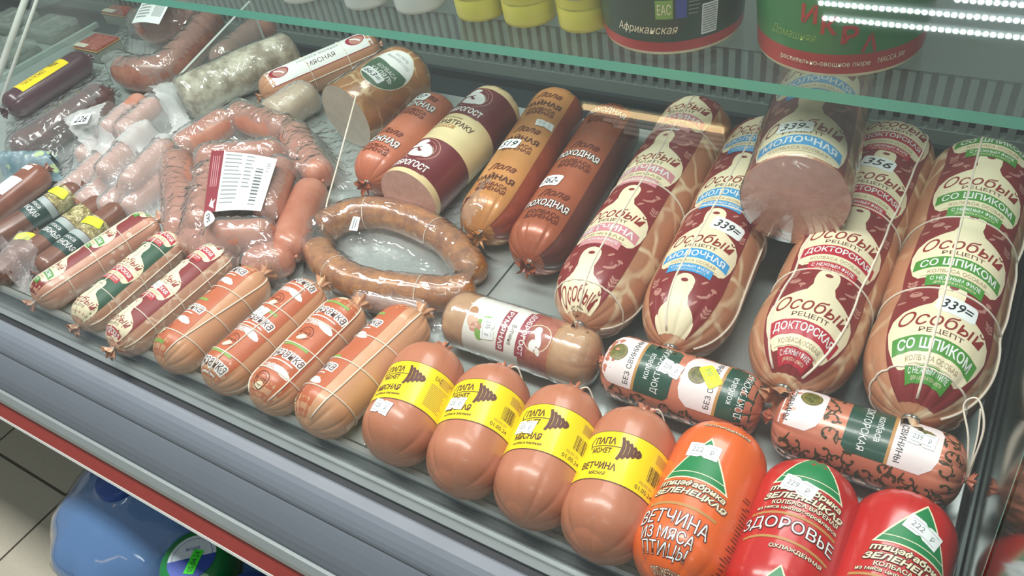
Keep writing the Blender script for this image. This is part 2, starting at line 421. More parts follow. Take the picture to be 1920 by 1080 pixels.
def sticker(surf_fn, thing, cx, cy, wd, ht, txt='', rot=0.0, mat=None, marker=False, h0=0.0011, name='price_sticker', label=None, notch=False):
    """small adhesive price label; txt in marker or faint print"""
    pr = Print(surf_fn, 0.006, 0.006, h0=h0, dh=0.00016)
    c, d = math.cos(rot), math.sin(rot)
    T = lambda x, y: (cx + x * c - y * d, cy + x * d + y * c)
    hw, hh = wd / 2, ht / 2; k = 0.12 * ht
    if notch: loop = [(-hw, -hh), (-.2 * hw, -hh), (0, -hh + k), (.2 * hw, -hh), (hw, -hh), (hw, hh), (.2 * hw, hh), (0, hh - k), (-.2 * hw, hh), (-hw, hh)]
    else: loop = [(-hw + k, -hh), (hw - k, -hh), (hw, -hh + k), (hw, hh - k), (hw - k, hh), (-hw + k, hh), (-hw, hh - k), (-hw, -hh + k)]
    pr.poly([T(x, y) for x, y in loop], mat or paper, 0)
    if txt:
        if marker: x, y = T(0, 0); pr.text(txt, x, y, wd * 0.8, ht * 0.6, ink, 1, bold=0.012, shear=0.25, rot=rot)
        else:
            x, y = T(-0.18 * wd, 0.02 * ht); pr.text(txt, x, y, wd * 0.36, ht * 0.34, greyink, 1, rot=rot)
            if mat is None: x, y = T(0.28 * wd, -0.05 * ht); pr.text('Р', x, y, wd * 0.1, ht * 0.34, greyink, 1, rot=rot)
            for yy in (-0.33, 0.33):
                pr.poly([T(-hw * .8, yy * ht - .0002), T(hw * .8, yy * ht - .0002), T(hw * .8, yy * ht + .0002), T(-hw * .8, yy * ht + .0002)], greyink, 1)
    o = pr.build(thing, name)
    if label: o['label'] = label
    return o

# ================================================================ THE SHOP AND THE COUNTER
XR = 0.066           # right end panel of the case
XL = -2.75
YB = 1.14            # back panel
ZF = -Z0             # floor in deck coordinates
tile_m = plain('beige_floor_tile', 'b9b3a2', 0.45, vary=0.10, vscale=130)
grout_m = plain('dark_grout', '6d675c', 0.8)
steel = mottled('brushed_steel', 'a9b5b3', 'bfc9c7', 7, 0.30, bump=0)
steel.node_tree.nodes['Principled BSDF'].inputs['Metallic'].default_value = 0.45
alu = plain('aluminium_extrusion', 'a3acac', 0.38, metal=0.5, vary=0.05, vscale=30)
pvc = plain('grey_bumper_plastic', '6c747d', 0.45, vary=0.05, vscale=12)
red_m = plain('red_trim', '9c3d38', 0.45)
black_m = plain('black_gasket_slot_shade', '1b2126', 0.6, vary=0.3)
dark_m = plain('dark_recess', '20261f', 0.8)
grey_panel = plain('grey_back_panel', '66736f', 0.5, vary=0.06)
white_edge = plain('white_trim', 'd5d8d2', 0.4)

fl = G().box((-4.2, -2.0, ZF - 0.05), (2.0, 3.0, ZF - 0.004))
floor = struct(mk('floor', fl.V, fl.F, grout_m, smooth=False))
TS = 0.30
tg = G().box((0.003, 0.003, -0.003), (TS - 0.003, TS - 0.003, 0), bev=0.001)
tile_me = None
for i in range(9):
    for j in range(6):
        x = -1.52 - 1.5 + i * TS; y = 0.247 - 1.2 + j * TS
        if tile_me is None:
            t = mk('tile', tg.V, tg.F, tile_m, parent=floor, smooth=False); tile_me = t.data
        else:
            t = bpy.data.objects.new('tile', tile_me); COL.objects.link(t); t.parent = floor
        t.location = Vector((x, y, ZF))

counter = Thing('display_counter', (-1.2, 0.7, ZF), 'grey refrigerated display counter holding all the sausages', 'display case')
def extrude(name, prof, m, x0=XL, x1=0.5, smooth=False, under=None, bevel=False):
    if bevel:                                   # round the corners of the profile
        for _ in range(1):
            prof = [q for i in range(len(prof)) for q in ((prof[i][0] * .75 + prof[(i + 1) % len(prof)][0] * .25, prof[i][1] * .75 + prof[(i + 1) % len(prof)][1] * .25), (prof[i][0] * .25 + prof[(i + 1) % len(prof)][0] * .75, prof[i][1] * .25 + prof[(i + 1) % len(prof)][1] * .75))]
    g = G(); n = len(prof)
    g.add([(x0, y, z) for y, z in prof] + [(x1, y, z) for y, z in prof],
          [(i, (i + 1) % n, n + (i + 1) % n, n + i) for i in range(n)] + [tuple(range(n))[::-1], tuple(range(n, 2 * n))])
    return counter.part(name, g.V, g.F, m, smooth=smooth, under=under)
# front rail, from the glass channel outwards and down (profiles in y,z)
extrude('glass_channel', [(0.345, -0.03), (0.345, 0.003), (0.341, 0.010), (0.334, 0.012), (0.331, 0.009), (0.331, -0.004), (0.322, -0.004), (0.322, 0.003), (0.318, 0.006), (0.312, 0.004), (0.3035, -0.002), (0.3035, -0.03)], alu)
extrude('gasket', [(0.3034, -0.03), (0.3034, -0.007), (0.2935, -0.007), (0.2935, -0.03)], black_m)
extrude('bumper', [(0.2934, -0.05), (0.2934, 0.001), (0.289, 0.003), (0.275, 0.0), (0.262, -0.010), (0.2555, -0.0185), (0.2560, -0.0225), (0.2525, -0.0255), (0.243, -0.036), (0.231, -0.052), (0.2235, -0.069), (0.226, -0.075), (0.27, -0.075)], pvc, bevel=True)
extrude('silver_trim', [(0.2233, -0.069), (0.219, -0.068), (0.2125, -0.076), (0.2105, -0.083), (0.2125, -0.088), (0.24, -0.088), (0.24, -0.0755), (0.2262, -0.0755)], alu)
extrude('red_trim', [(0.2112, -0.0885), (0.1995, -0.109), (0.24, -0.109), (0.24, -0.0885)], red_m)
extrude('edge_trim', [(0.1990, -0.1093), (0.1970, -0.113), (0.24, -0.113), (0.24, -0.1093)], white_edge)
extrude('lower_shell', [(0.27, -0.15), (0.24, -0.1135), (0.26, -0.05), (0.30, -0.0305), (0.46, -0.0305), (0.60, -0.2), (0.62, ZF + 0.002), (0.64, ZF + 0.002), (0.64, -0.15)], plain('white_shell', '9aa5a8', 0.5))
extrude('channel_shade_strip', [(0.3308, -0.0039), (0.3308, 0.0022), (0.3222, -0.0005), (0.3222, -0.0039)], plain('channel_shade_colour', '3f4a45', 0.4))  # dark strip lying in the gap, its shade put into the colour
# inner well and deck trays
extrude('well_floor', [(0.3455, -0.022), (YB + 0.05, -0.022), (YB + 0.05, -0.03), (0.3455, -0.03)], dark_m, x1=XR + 0.012)
for x0, x1, lab, ed in ((-0.538, 0.060, 'wide steel deck tray on the right under the big sausages', 0), (-1.335, -0.541, 'steel deck tray in the middle under the ring sausages', 0), (XL, -1.338, 'steel deck tray at the far left end', 0)):
    g = G().box((x0, 0.348, -0.0035), (x1, 1.066, 0.0), bev=0.001)
    g.box((x0, 0.348, -0.0205), (x0 + 0.002, 1.066, -0.0036)); g.box((x1 - 0.002, 0.348, -0.0205), (x1, 1.066, -0.0036))
    tagm(mk('deck_tray', g.V, g.F, steel, base=Vector(((x0 + x1) / 2, 0.72, -0.0205)), smooth=False), lab, 'tray', 'steel deck trays')
# back panel with its row of upright air slots
g = G().box((XL, YB, -0.0215), (XR + 0.01, YB + 0.02, 0.034)); g.box((XL, YB, 0.124), (XR + 0.01, YB + 0.02, 0.55))
bk = counter.part('back_panel', g.V, g.F, grey_panel, smooth=False)
g = G().box((XL, YB + 0.021, 0.02), (XR, YB + 0.03, 0.16)); counter.part('slot_shade_backing', g.V, g.F, black_m, smooth=False)  # black sheet standing in for the shade inside the slots
PIT = 0.0200
def slat_mesh():
    # bar between two slots with rounded slot ends
    V = []; Fc = []; hw = PIT / 2; sw = 0.0048
    prof = [(0.0, hw)] + [(0.006 * (1 - math.cos(a)), hw - (sw) * math.sin(a)) for a in [PI / 2 * i / 4 for i in range(1, 5)]]
    pts = [(z, x) for z, x in prof] + [(0.090 - z, x) for z, x in reversed(prof)]
    n = len(pts)
    for yy in (0, 0.004):
        V += [(x, yy, z) for z, x in pts] + [(-x, yy, z) for z, x in pts]
    for i in range(n - 1):
        Fc.append((i, i + 1, n + i + 1, n + i)); o = 2 * n
        Fc.append((o + n + i, o + n + i + 1, o + i + 1, o + i))
        Fc.append((i + 1, i, o + i, o + i + 1)); Fc.append((n + i, n + i + 1, o + n + i + 1, o + n + i))
    return V, Fc
Vs, Fs = slat_mesh(); slat_me = None
xk = XR - PIT / 2 - 0.002
while xk > XL + 0.01:
    if slat_me is None:
        me = bpy.data.meshes.new('slat'); me.from_pydata(Vs, [], Fs); me.materials.append(grey_panel); slat_me = me
    o = bpy.data.objects.new('slat', slat_me); COL.objects.link(o); o.parent = bk
    o.location = Vector((xk, YB + 0.002, 0.034)) - counter.base; xk -= PIT
g = G().box((XL, 1.068, -0.0215), (XR - 0.002, YB - 0.001, -0.004)); g.box((XL, YB - 0.012, -0.004), (XR + 0.005, YB - 0.001, 0.012))
counter.part('back_ledge', g.V, g.F, plain('dark_ledge', '1f2a2d', 0.45), smooth=False)
# mirror-like right end panel with its dark post
mir, nt, b = newmat('smoked_glass_panel')
b.inputs['Base Color'].default_value = lin('3c4a45'); b.inputs['Roughness'].default_value = 0.08; b.inputs['Metallic'].default_value = 0.55; b.inputs['Specular IOR Level'].default_value = 0.9
g = G().box((XR + 0.004, 0.18, -0.02), (XR + 0.012, YB, 0.50)); counter.part('end_panel', g.V, g.F, mir, smooth=False)
g = G().box((XR - 0.001, 0.348, -0.019), (XR + 0.0035, YB - 0.035, 0.026), bev=0.001); counter.part('end_trim', g.V, g.F, plain('dark_steel_trim', '2b3533', 0.3, metal=0.6), smooth=False)
# front glass, leaning back
def pane_mat():
    m = film('clear_shop_glass', haze=0.012, tint=(0.985, 0.995, 0.99), rough=0.015, gloss=1.0, bump=0, hazecol=(0.8, 0.86, 0.84), ior=1.5)
    return m
edge_green = plain('green_glass_edge', '58b6a0', 0.25, vary=0.05, coat=0.6)
glass = pane_mat()
gp = [Vector((0, 0.3165, 0.0063))]; gnrm = []
for ang, ln in [(86, .012)] + [(84 - 2 * k, .009) for k in range(14)] + [(58, 0.66)]:    # bent near its foot, then straight
    t = math.radians(ang); gp.append(gp[-1] + Vector((0, math.cos(t), math.sin(t))) * ln); gnrm.append(Vector((0, -math.sin(t), math.cos(t))))
gnrm.append(gnrm[-1]); g = G(); n = len(gp); V = []
for x in (XL, XR + 0.003):
    V += [p + Vector((x, 0, 0)) for p in gp] + [p + Vector((x, 0, 0)) + nn * 0.006 for p, nn in zip(gp, gnrm)]
g.add(V, [(i, 2 * n + i, 2 * n + i + 1, i + 1) for i in range(n - 1)] + [(n + i + 1, 3 * n + i + 1, 3 * n + i, n + i) for i in range(n - 1)], 0)
g.add(V, [tuple(range(n)) + tuple(range(2 * n - 1, n - 1, -1)), tuple(range(4 * n - 1, 3 * n - 1, -1))[::-1][::-1] + tuple(range(2 * n, 3 * n)), (n - 1, 3 * n - 1, 4 * n - 1, 2 * n - 1)], 1)
fg = counter.part('front_glass', g.V, g.F, [glass, edge_green], midx=g.M, smooth=False, label='bent clear front glass')
for p in fg.data.polygons: p.use_smooth = (p.material_index == 0)
# glass shelf above the sausages
ZS = 0.30
shelf = G().box((XL, 0.758, ZS - 0.0125), (XR + 0.002, 1.12, ZS)); 
shelf.M = [0, 0, 1, 1, 1, 1]
sh_glass = film('shelf_glass', haze=0.03, tint=(0.92, 0.965, 0.945), rough=0.03, gloss=1.0, bump=0, hazecol=(0.6, 0.72, 0.68), ior=1.5)
o = mk('glass_shelf', shelf.V, shelf.F, [sh_glass, edge_green], base=Vector((-1.2, 0.93, ZS - 0.0125)), midx=shelf.M, smooth=False)
tagm(o, 'long glass shelf with a bright green polished front edge', 'shelf')
for x in (-2.4, -1.75, 0.045):
    g = G().box((x, 0.95, ZS - 0.024), (x + 0.012, YB - 0.0005, ZS - 0.0128)); counter.part('shelf_bracket', g.V, g.F, alu, smooth=False)

# LED lamp over the aisle (seen mirrored in the front glass) and a warm lamp farther left
led = emit('led_white', 'f4ffff', 26.0)
lamp = Thing('led_ceiling_lamp', (0.1, -0.95, 1.72), 'long ceiling lamp with rows of white LED dots mirrored in the front glass', 'lamp')
g = G().box((-0.58, -1.12, 1.726), (1.1, -0.82, 1.76)); lamp.part('housing', g.V, g.F, plain('lamp_housing', 'b9c4c4', 0.4), smooth=False)
for yk, xs in ((-1.052, -0.53), (-0.986, -0.54), (-0.924, -0.185)):
    g = G(); x = xs
    while x < 0.8:
        g.sphere((x, yk, 1.72), 0.0080, sc=(1, 1.0, 0.7), nu=10, nv=6); x += 0.0186
    lamp.part('led_row', g.V, g.F, led)
lamp2 = Thing('warm_ceiling_lamp', (-1.25, -1.9, 1.72), 'slim ceiling lamp with a warm bright edge and dim strips mirrored in the glass', 'lamp')
g = G().box((-1.60, -2.02, 1.725), (-0.92, -1.76, 1.75)); lamp2.part('housing', g.V, g.F, plain('lamp_housing', 'b9c4c4', 0.4), smooth=False)
g = G().box((-1.57, -1.805, 1.708), (-0.94, -1.780, 1.7245)); lamp2.part('warm_tube', g.V, g.F, emit('warm_white', 'ffd9a0', 9.0), smooth=False)
for k in range(4):
    g = G().box((-1.54 + .04 * k, -1.845 - 0.04 * k, 1.716), (-0.95, -1.83 - 0.04 * k, 1.7245)); lamp2.part('dim_strip', g.V, g.F, emit('dim_white', 'd8d0c0', 1.6), smooth=False)

# ================================================================ SAUSAGES
UP = Vector((0, 0, 1))
def simple_loaf(name, A, B, R, mat, label, cat='sausage', group=None, tails=(True, True), tail_mat=None, **k):
    lf = Loaf(A, B, R, **k); th = Thing(name, lf.base(), label, cat, group)
    V, Fc = lf.mesh(); th.part('casing', V, Fc, mat)
    for e in (0, 1):
        if tails[e]:
            g, c = lf.tail(e, size=tails[e] if not isinstance(tails[e], bool) else 1.0)
            th.part('casing_tail', g.V, g.F, tail_mat or mat); th.part('clip', c.V, c.F, clip_m)
    return lf, th

# ---- short tan sausages with a yellow band
papa_m = plain('tan_collagen_casing', 'bd785a', 0.36, vary=0.05, vscale=25, coat=0.3)
yellow = plain('yellow_label', 'f6dd08', 0.35, vary=0.02, coat=0.3)
brown = plain('brown_print', '5b2a1c', 0.45)
gold_p = plain('gold_print', 'b98a50', 0.4)
def barcode(pr, cx, cy, wd, ht, mat, layer=2, seed=1, vertical=False):
    rd = random.Random(seed); x = -wd / 2
    while x < wd / 2:
        b = rd.choice((0.0004, 0.0007, 0.001)); 
        if vertical: pr.rect(cx - ht / 2, cy + x, cx + ht / 2, cy + x + b, mat, layer)
        else: pr.rect(cx + x, cy - ht / 2, cx + x + b, cy + ht / 2, mat, layer)
        x += b + rd.choice((0.0005, 0.0009, 0.0012))
def lines(pr, x0, y0, x1, y1, n, mat, layer=2, seed=0, th=0.0005):
    rd = random.Random(seed)
    for i in range(n):
        y = y1 - (y1 - y0) * (i + 0.5) / n; pr.rect(x0, y - th, x0 + (x1 - x0) * rd.uniform(0.7, 1.0), y + th, mat, layer)
PAPA = [((720, 866), (832, 650), 'МЯСНАЯ', 'колбаса вареная', (-0.011, 0.035, -0.25), 'tan sausage with yellow band, leftmost of four, white price tag on bare casing'),
        ((848, 930), (948, 688), 'МЯСНАЯ', 'колбаса вареная', (-0.021, 0.080, -0.12), 'tan sausage with yellow band, second of four from the netted sausages'),
        ((978, 988), (1080, 727), 'МЯСНАЯ', 'колбаса вареная', (-0.023, 0.083, -0.12), 'tan sausage with yellow band, third of four, tag over its lettering'),
        ((1108, 1052), (1212, 769), 'ВЕТЧИНА', 'МЯСНАЯ', None, 'tan ham sausage with yellow band and no price tag, beside the orange sausage')]
for i, (a, b, t1, t2, st, lab) in enumerate(PAPA):
    R = 0.0445
    lf, th = simple_loaf('banded_sausage', *tips(a, b, R, 0.95, 0.9), R, papa_m, lab, group='short sausages with yellow bands', tails=(False, 0.7), cf=0.95, cb=0.9, p=2.15, pleat=(0.07, 0.07), npl=9, lump=0.003, seed=i + 3)
    L = lf.L; y0, y1 = ((0.047, 0.101), (0.059, 0.114), (0.056, 0.113), (0.056, 0.113))[i]
    pr = Print(lf.P, 0.006, 0.014); W = PI * R; s = R * 0 + 1
    pr.rect(-W, y0 - 0.0012, W, y0, brown, 0); pr.rect(-W, y0, W, y1, yellow, 0); pr.rect(-W, y1, W, y1 + 0.0007, brown, 0)
    ox = -0.004
    pr.text('ПАПА', ox - 0.013, y1 - 0.0115, 0.023, 0.0088, brown, 2, bold=0.035)
    pr.text('МОЖЕТ', ox - 0.014, y1 - 0.0235, 0.021, 0.0068, brown, 2, bold=0.03)
    pr.rect(ox - 0.028, y1 - 0.0186, ox + 0.006, y1 - 0.0176, brown, 2)
    pr.ribbon([(ox - 0.027, y1 - 0.022), (ox - 0.030, y1 - 0.0135), (ox - 0.0265, y1 - 0.006)], 0.0012, brown, 2)
    for k in range(5):                        # fan of curved bars
        h = 0.0135 - 0.0024 * k; x = ox + 0.0040 + 0.0043 * k
        pr.ribbon([(x + 0.003 * (1 - (q / 4) ** 2), y1 - 0.019 + h * q / 4) for q in range(-4, 5)], lambda t: 0.0040 - 0.001 * abs(2 * t - 1), brown, 2)
    pr.text(t1, ox - 0.012, y0 + 0.0155, 0.038 if i == 3 else 0.032, 0.0085, brown, 2, bold=0.03)
    pr.text(t2, ox - 0.010, y0 + 0.0065, 0.017 if i == 3 else 0.034, 0.0042, brown, 2, bold=0.015)
    barcode(pr, 0.043, (y0 + y1) / 2 - 0.002, 0.018, 0.017, brown, 2, seed=i) if i else lines(pr, 0.030, y0 + 0.006, 0.056, y1 - 0.018, 14, gold_p, 2, th=0.0004)
    lines(pr, 0.038, y1 - 0.016, 0.056, y1 - 0.005, 6, gold_p, 2, seed=i, th=0.0004)
    if i: pr.text('01.05.24', 0.036, y0 + 0.006, 0.022, 0.0045, brown, 2); pr.text('02.03.24', 0.036, y0 + 0.0125, 0.016, 0.003, gold_p, 2)
    else: pr.text('ЕАС', 0.036, y1 - 0.010, 0.009, 0.006, brown, 2)
    pr.build(th, 'paper_band', label='yellow paper band with brown lettering')
    if st: sticker(lf.P, th, st[0], st[1], 0.025, 0.0160, '125', st[2], notch=True)
    if i:
        g = G(); c = lf.B + lf.a * 0.004
        g.tube(spline([c, c + Vector((0.012, 0.010, 0.004)), c + Vector((0.022, 0.004, -0.012)), c + Vector((0.026, -0.006, -0.028))], 6), 0.001, 6); th.part('twine', g.V, g.F, twine_m)

# ---- orange and red poultry sausages
orange = plain('orange_casing', 'e8682a', 0.30, vary=0.05, coat=0.5)
redc = plain('red_casing', 'c21f1d', 0.28, vary=0.06, coat=0.6)
tri_g = plain('green_print', '178048', 0.4); cream = plain('cream_print', 'ece4c4', 0.42); dkout = plain('dark_red_print', '4a1512', 0.45)
def emblem(pr, cx, cy, sc, layer=1):
    """green triangle trademark with cream rim"""
    w = (lambda x, y: (x, y - 3.2 * (x - cx) ** 2))
    pr.poly([(cx - 0.0335 * sc, cy - 0.020 * sc), (cx + 0.0335 * sc, cy - 0.020 * sc), (cx, cy + 0.030 * sc)], cream, layer, w)
    pr.poly([(cx - 0.0304 * sc, cy - 0.0186 * sc), (cx + 0.0304 * sc, cy - 0.0186 * sc), (cx, cy + 0.0272 * sc)], tri_g, layer + 1, w)
    pr.rect(cx - 0.027 * sc, cy - 0.0130 * sc, cx + 0.027 * sc, cy - 0.0122 * sc, cream, layer + 2, w)
    pr.text('птицефабрика', cx, cy - 0.0265 * sc, 0.066 * sc, 0.0082 * sc, cream, layer + 3, bold=0.03, shear=0.2, arc=-3.2, outline=dkout, ow=0.05)
    pr.text('ЗЕЛЕНЕЦКАЯ', cx + 0.001, cy - 0.0355 * sc, 0.074 * sc, 0.0078 * sc, cream, layer + 3, bold=0.035, shear=0.25, arc=-3.2, outline=dkout, ow=0.05)
POUL = [((1246, 1114), (1378, 801), orange, 'glossy orange poultry ham sausage with green triangle emblem', 'o', -0.006),
        ((1426, 1200), (1540, 871), redc, 'red chicken sausage with large white lettering, between orange and red ones', 'r', -0.004),
        ((1606, 1265), (1718, 928), redc, 'red chicken sausage with green triangle in the right corner by the end panel', 'q', 0.008)]
for i, (a, b, m, lab, kind, ox) in enumerate(POUL):
    R = 0.0465 if i < 2 else 0.045
    lf, th = simple_loaf('poultry_sausage', *tips(a, b, R, 0.95, 0.95), R, m, lab, group='poultry sausages in the front row', tails=(False, 0.4), cf=0.95, cb=0.95, p=2.3, pleat=(0.05, 0.04), lump=0.002, seed=20 + i)
    L = lf.L; pr = Print(lf.P, 0.006, 0.010)
    if kind == 'o':
        emblem(pr, ox, L - 0.073, 1.0)
        pr.text('ОХЛАЖДЕННАЯ', ox + 0.010, L - 0.026, 0.050, 0.0036, cream, 3, bold=0.02, outline=dkout, ow=0.04)
        pr.rect(ox - 0.036, L - 0.124, ox + 0.032, L - 0.121, gold_p, 1, lambda x, y: (x, y - 2.5 * (x - ox) ** 2))
        pr.text('ВЕТЧИНА', ox - 0.004, L - 0.137, 0.068, 0.0145, white, 4, bold=0.0, arc=-2.5, outline=dkout, ow=0.03)
        pr.text('ИЗ МЯСА', ox - 0.006, L - 0.153, 0.056, 0.0110, white, 4, bold=0.0, arc=-1.5, outline=dkout, ow=0.03)
        pr.text('ПТИЦЫ', ox - 0.006, L - 0.167, 0.052, 0.0120, white, 4, bold=0.0, arc=1.5, outline=dkout, ow=0.03)
        pr.text('ОХЛАЖДЕННАЯ', ox + 0.0, L - 0.179, 0.050, 0.0042, cream, 4, bold=0.02, outline=dkout, ow=0.04)
        rd = random.Random(4)
        for k in range(26):
            x = 0.052 + rd.uniform(-.003, .003); y = L - 0.175 + 0.0037 * k; pr.ribbon([(x - rd.uniform(.003, .008), y), (x + 0.004, y + 0.002)], 0.0008, dkout, 1)
        sy = L - 0.060
    else:
        sc = 1.0; ey = 0.147 if kind == 'r' else 0.116
        emblem(pr, ox + 0.004, ey, sc)
        pr.text('КОЛБАСА ВАРЕНАЯ', ox + 0.008, ey - 0.0425, 0.060, 0.0046, cream, 4, bold=0.02, arc=-2.5, outline=dkout, ow=0.04)
        pr.text('из мяса цыплят-бройлеров', ox + 0.002, ey - 0.0490, 0.074, 0.0048, cream, 4, bold=0.015, arc=-2.5, outline=dkout, ow=0.04)
        wp = lambda x, y: (x, y - 2.5 * (x - ox) ** 2)
        pr.rect(ox - 0.040, ey - 0.0560, ox + 0.040, ey - 0.0535, gold_p, 1, wp)
        pr.text('ЗДОРОВЬЕ', ox - 0.002, ey - 0.0665, 0.086, 0.0145, white, 4, bold=0.0, arc=-2.5, outline=dkout, ow=0.03)
        pr.rect(ox - 0.040, ey - 0.0815, ox + 0.040, ey - 0.0790, gold_p, 1, wp)
        pr.text('ОХЛАЖДЕННАЯ', ox + 0.012, ey - 0.0885, 0.046, 0.0046, cream, 4, bold=0.02, arc=-2.5, outline=dkout, ow=0.04)
        if kind == 'r': emblem(pr, ox + 0.004, ey - 0.128, 0.8)
        sy = ey - 0.024 if kind == 'r' else ey + 0.002
    pr.build(th, 'print', label='printed lettering and emblem')
    sticker(lf.P, th, ox + (-0.003 if kind == 'o' else -0.004 if kind == 'r' else 0.006), sy, 0.031, 0.0165, ('222', '229', '222')[i], (-0.02, -0.25, -0.3)[i], notch=True)

# ---- large netted sausages with cutting-board labels
tan_vein = veined('tan_veined_casing', 'c48a68', 'e8d2ae', 19, 0.055)
tan_vein2 = veined('pinkish_veined_casing', 'c99a80', 'dfc4aa', 40, 0.05)
maroon = plain('maroon_print', '84292b', 0.38, vary=0.08, coat=0.3); boardc = plain('board_cream_print', 'eee3c1', 0.42, vary=0.02)
darkgreen_p = plain('dark_green_print', '27533c', 0.4)
deco_m = plain('dusty_pink_print', 'bb8478', 0.45)
scr = plain('script_red_print', '8e2b26', 0.45); tea = plain('tea_print', 'a08f6c', 0.5)
OSC = {'pink': ('d58c97', 'ВЕТЧИНА', 'НЕЖНАЯ'), 'blue': ('3f9fdc', 'МОЛОЧНАЯ', 'КОЛБАСА ОСОБАЯ'), 'red': ('b7263a', 'ДОКТОРСКАЯ', 'КОЛБАСА ОСОБАЯ'), 'green': ('4c9238', 'СО ШПИКОМ', 'КОЛБАСА ОСОБАЯ')}
def board_label(pr, L, R, kind, pitch, off, k, hw, sm=maroon, small=False):
    ban = plain('banner_' + kind, OSC[kind][0], 0.4, vary=0.03)
    pr.rect(-hw, 0.004, hw, L - 0.004, sm, 0)
    y = off; rd = random.Random(7)
    W = lambda cx, cy, q=0.9: (lambda x, yy: (x, yy - q / k * 0.1 * ((x - cx) ** 2) / 0.1))
    while y < L + 0.3 * k:
        def ok(v): return 0.004 < v < L - 0.004
        # board outline
        pts = []
        pts += [(0.13 * math.cos(a), 0.60 + 0.13 * math.sin(a)) for a in [PI * i / 8 for i in range(9)]]
        left = [(-0.13, 0.52), (-0.115, 0.42), (-0.15, 0.32), (-0.26, 0.25), (-0.38, 0.17), (-0.46, 0.05), (-0.49, -0.10), (-0.47, -0.27), (-0.42, -0.42), (-0.36, -0.47), (-0.30, -0.46)]
        right = [(-x, v) for x, v in left][::-1]
        pts = pts + left + right
        pp = [(x * k, min(max(y + v * k, 0.004), L - 0.004)) for x, v in pts]
        if max(p[1] for p in pp) - min(p[1] for p in pp) > 0.004: pr.poly(pp, boardc, 1)
        if ok(y + 0.62 * k): pr.ell(0, y + 0.62 * k, 0.045 * k, 0.03 * k, sm, 2, 12)
        if ok(y + 0.1 * k) and ok(y - .02 * k):
            pr.text('Особый', 0, y + 0.105 * k, 0.80 * k, 0.20 * k, scr, 3, bold=0.004, shear=0.3, arc=-0.35 / k)
            pr.text('РЕЦЕПТ', 0, y - 0.055 * k, 0.40 * k, 0.068 * k, brown, 3, bold=0.005, arc=-0.35 / k)
        wp = lambda x, yy: (x, yy - 0.42 / k * x * x)
        if ok(y - 0.28 * k):
            pr.rect(-0.43 * k, y - 0.285 * k, 0.43 * k, y - 0.115 * k, ban, 2, wp)
            pr.text(OSC[kind][1], 0, y - 0.20 * k, 0.74 * k, 0.115 * k, white, 4, bold=0.02, arc=-0.42 / k)
        if ok(y - 0.40 * k):
            pr.text(OSC[kind][2], 0, y - 0.345 * k, 0.56 * k, 0.05 * k, tea, 4, arc=-0.42 / k)
            pr.ribbon([(x * k, y - 0.395 * k - 0.42 * x * x * k) for x in [-.34 + .068 * i for i in range(11)]], 0.0004, tea, 4)
        if ok(y - 0.56 * k):
            pr.rect(-0.28 * k, y - 0.545 * k, 0.28 * k, y - 0.405 * k, ban, 5, wp)
            pr.text('С НЕЖНЫМ ФИЛЕ', 0, y - 0.452 * k, 0.48 * k, 0.055 * k, white, 7, bold=0.012, arc=-0.42 / k)
            pr.text('для вкуса и сочности', 0, y - 0.512 * k, 0.40 * k, 0.035 * k, boardc, 7, arc=-0.42 / k)
        # kitchen motifs beside the handle
        if not small:
            for dx, dy, t in ((-0.33, 0.46, 0), (0.30, 0.50, 1), (0.43, 0.33, 2), (-0.44, 0.33, 3), (-0.26, 0.62, 3), (0.38, 0.60, 4), (-0.40, 0.60, 2), (0.24, 0.66, 3), (0.22, 0.36, 3), (-0.23, 0.38, 4)):
                X, Y = dx * k, y + dy * k
                if abs(X) > hw - 0.03 * k or not (ok(Y - 0.08 * k) and ok(Y + 0.08 * k)): continue
                if t == 0: pr.ell(X, Y, 0.065 * k, 0.05 * k, deco_m, 1, 14); pr.ribbon([(X - .03 * k, Y + .03 * k), (X, Y + .02 * k), (X + .03 * k, Y + .035 * k)], 0.0012, sm, 2)
                elif t == 1: pr.ribbon([(X - .08 * k, Y - .05 * k), (X - .02 * k, Y - .04 * k), (X + .04 * k, Y + .0 * k), (X + .06 * k, Y + .06 * k)], lambda q: 0.002 + 0.05 * k * q * (1.25 - q), deco_m, 1)
                elif t == 2:
                    pr.ribbon([(X, Y - .08 * k), (X, Y + .06 * k)], 0.0010, deco_m, 1)
                    for q in (-1, 1):
                        for e in (-.04, .01, .05): pr.ell(X + q * .03 * k, Y + e * k, .03 * k, .014 * k, deco_m, 1, 8, rot=q * 0.7)
                elif t == 3: pr.ell(X, Y, 0.05 * k, 0.017 * k, deco_m, 1, 10, rot=0.6 + dx)
                else: pr.ell(X, Y + .02 * k, 0.04 * k, 0.024 * k, deco_m, 1, 12); pr.ribbon([(X, Y), (X, Y - .04 * k)], 0.018 * k, deco_m, 1)
        y += pitch
def net(lf, th, longs, rings, r=0.0014, name='twine_net'):
    g = G()
    for a0, a1 in longs: lf.twine(g, [(a0, 0.006), (a0 + (a1 - a0) * 0.5, lf.L * 0.5), (a1, lf.L - 0.006)], r)
    for y0, tilt in rings: lf.twine(g, [(t, y0 + tilt * math.cos(t)) for t in [2 * PI * i / 36 for i in range(37)]], r * 0.85)
    th.part(name, g.V, g.F, twine_m)
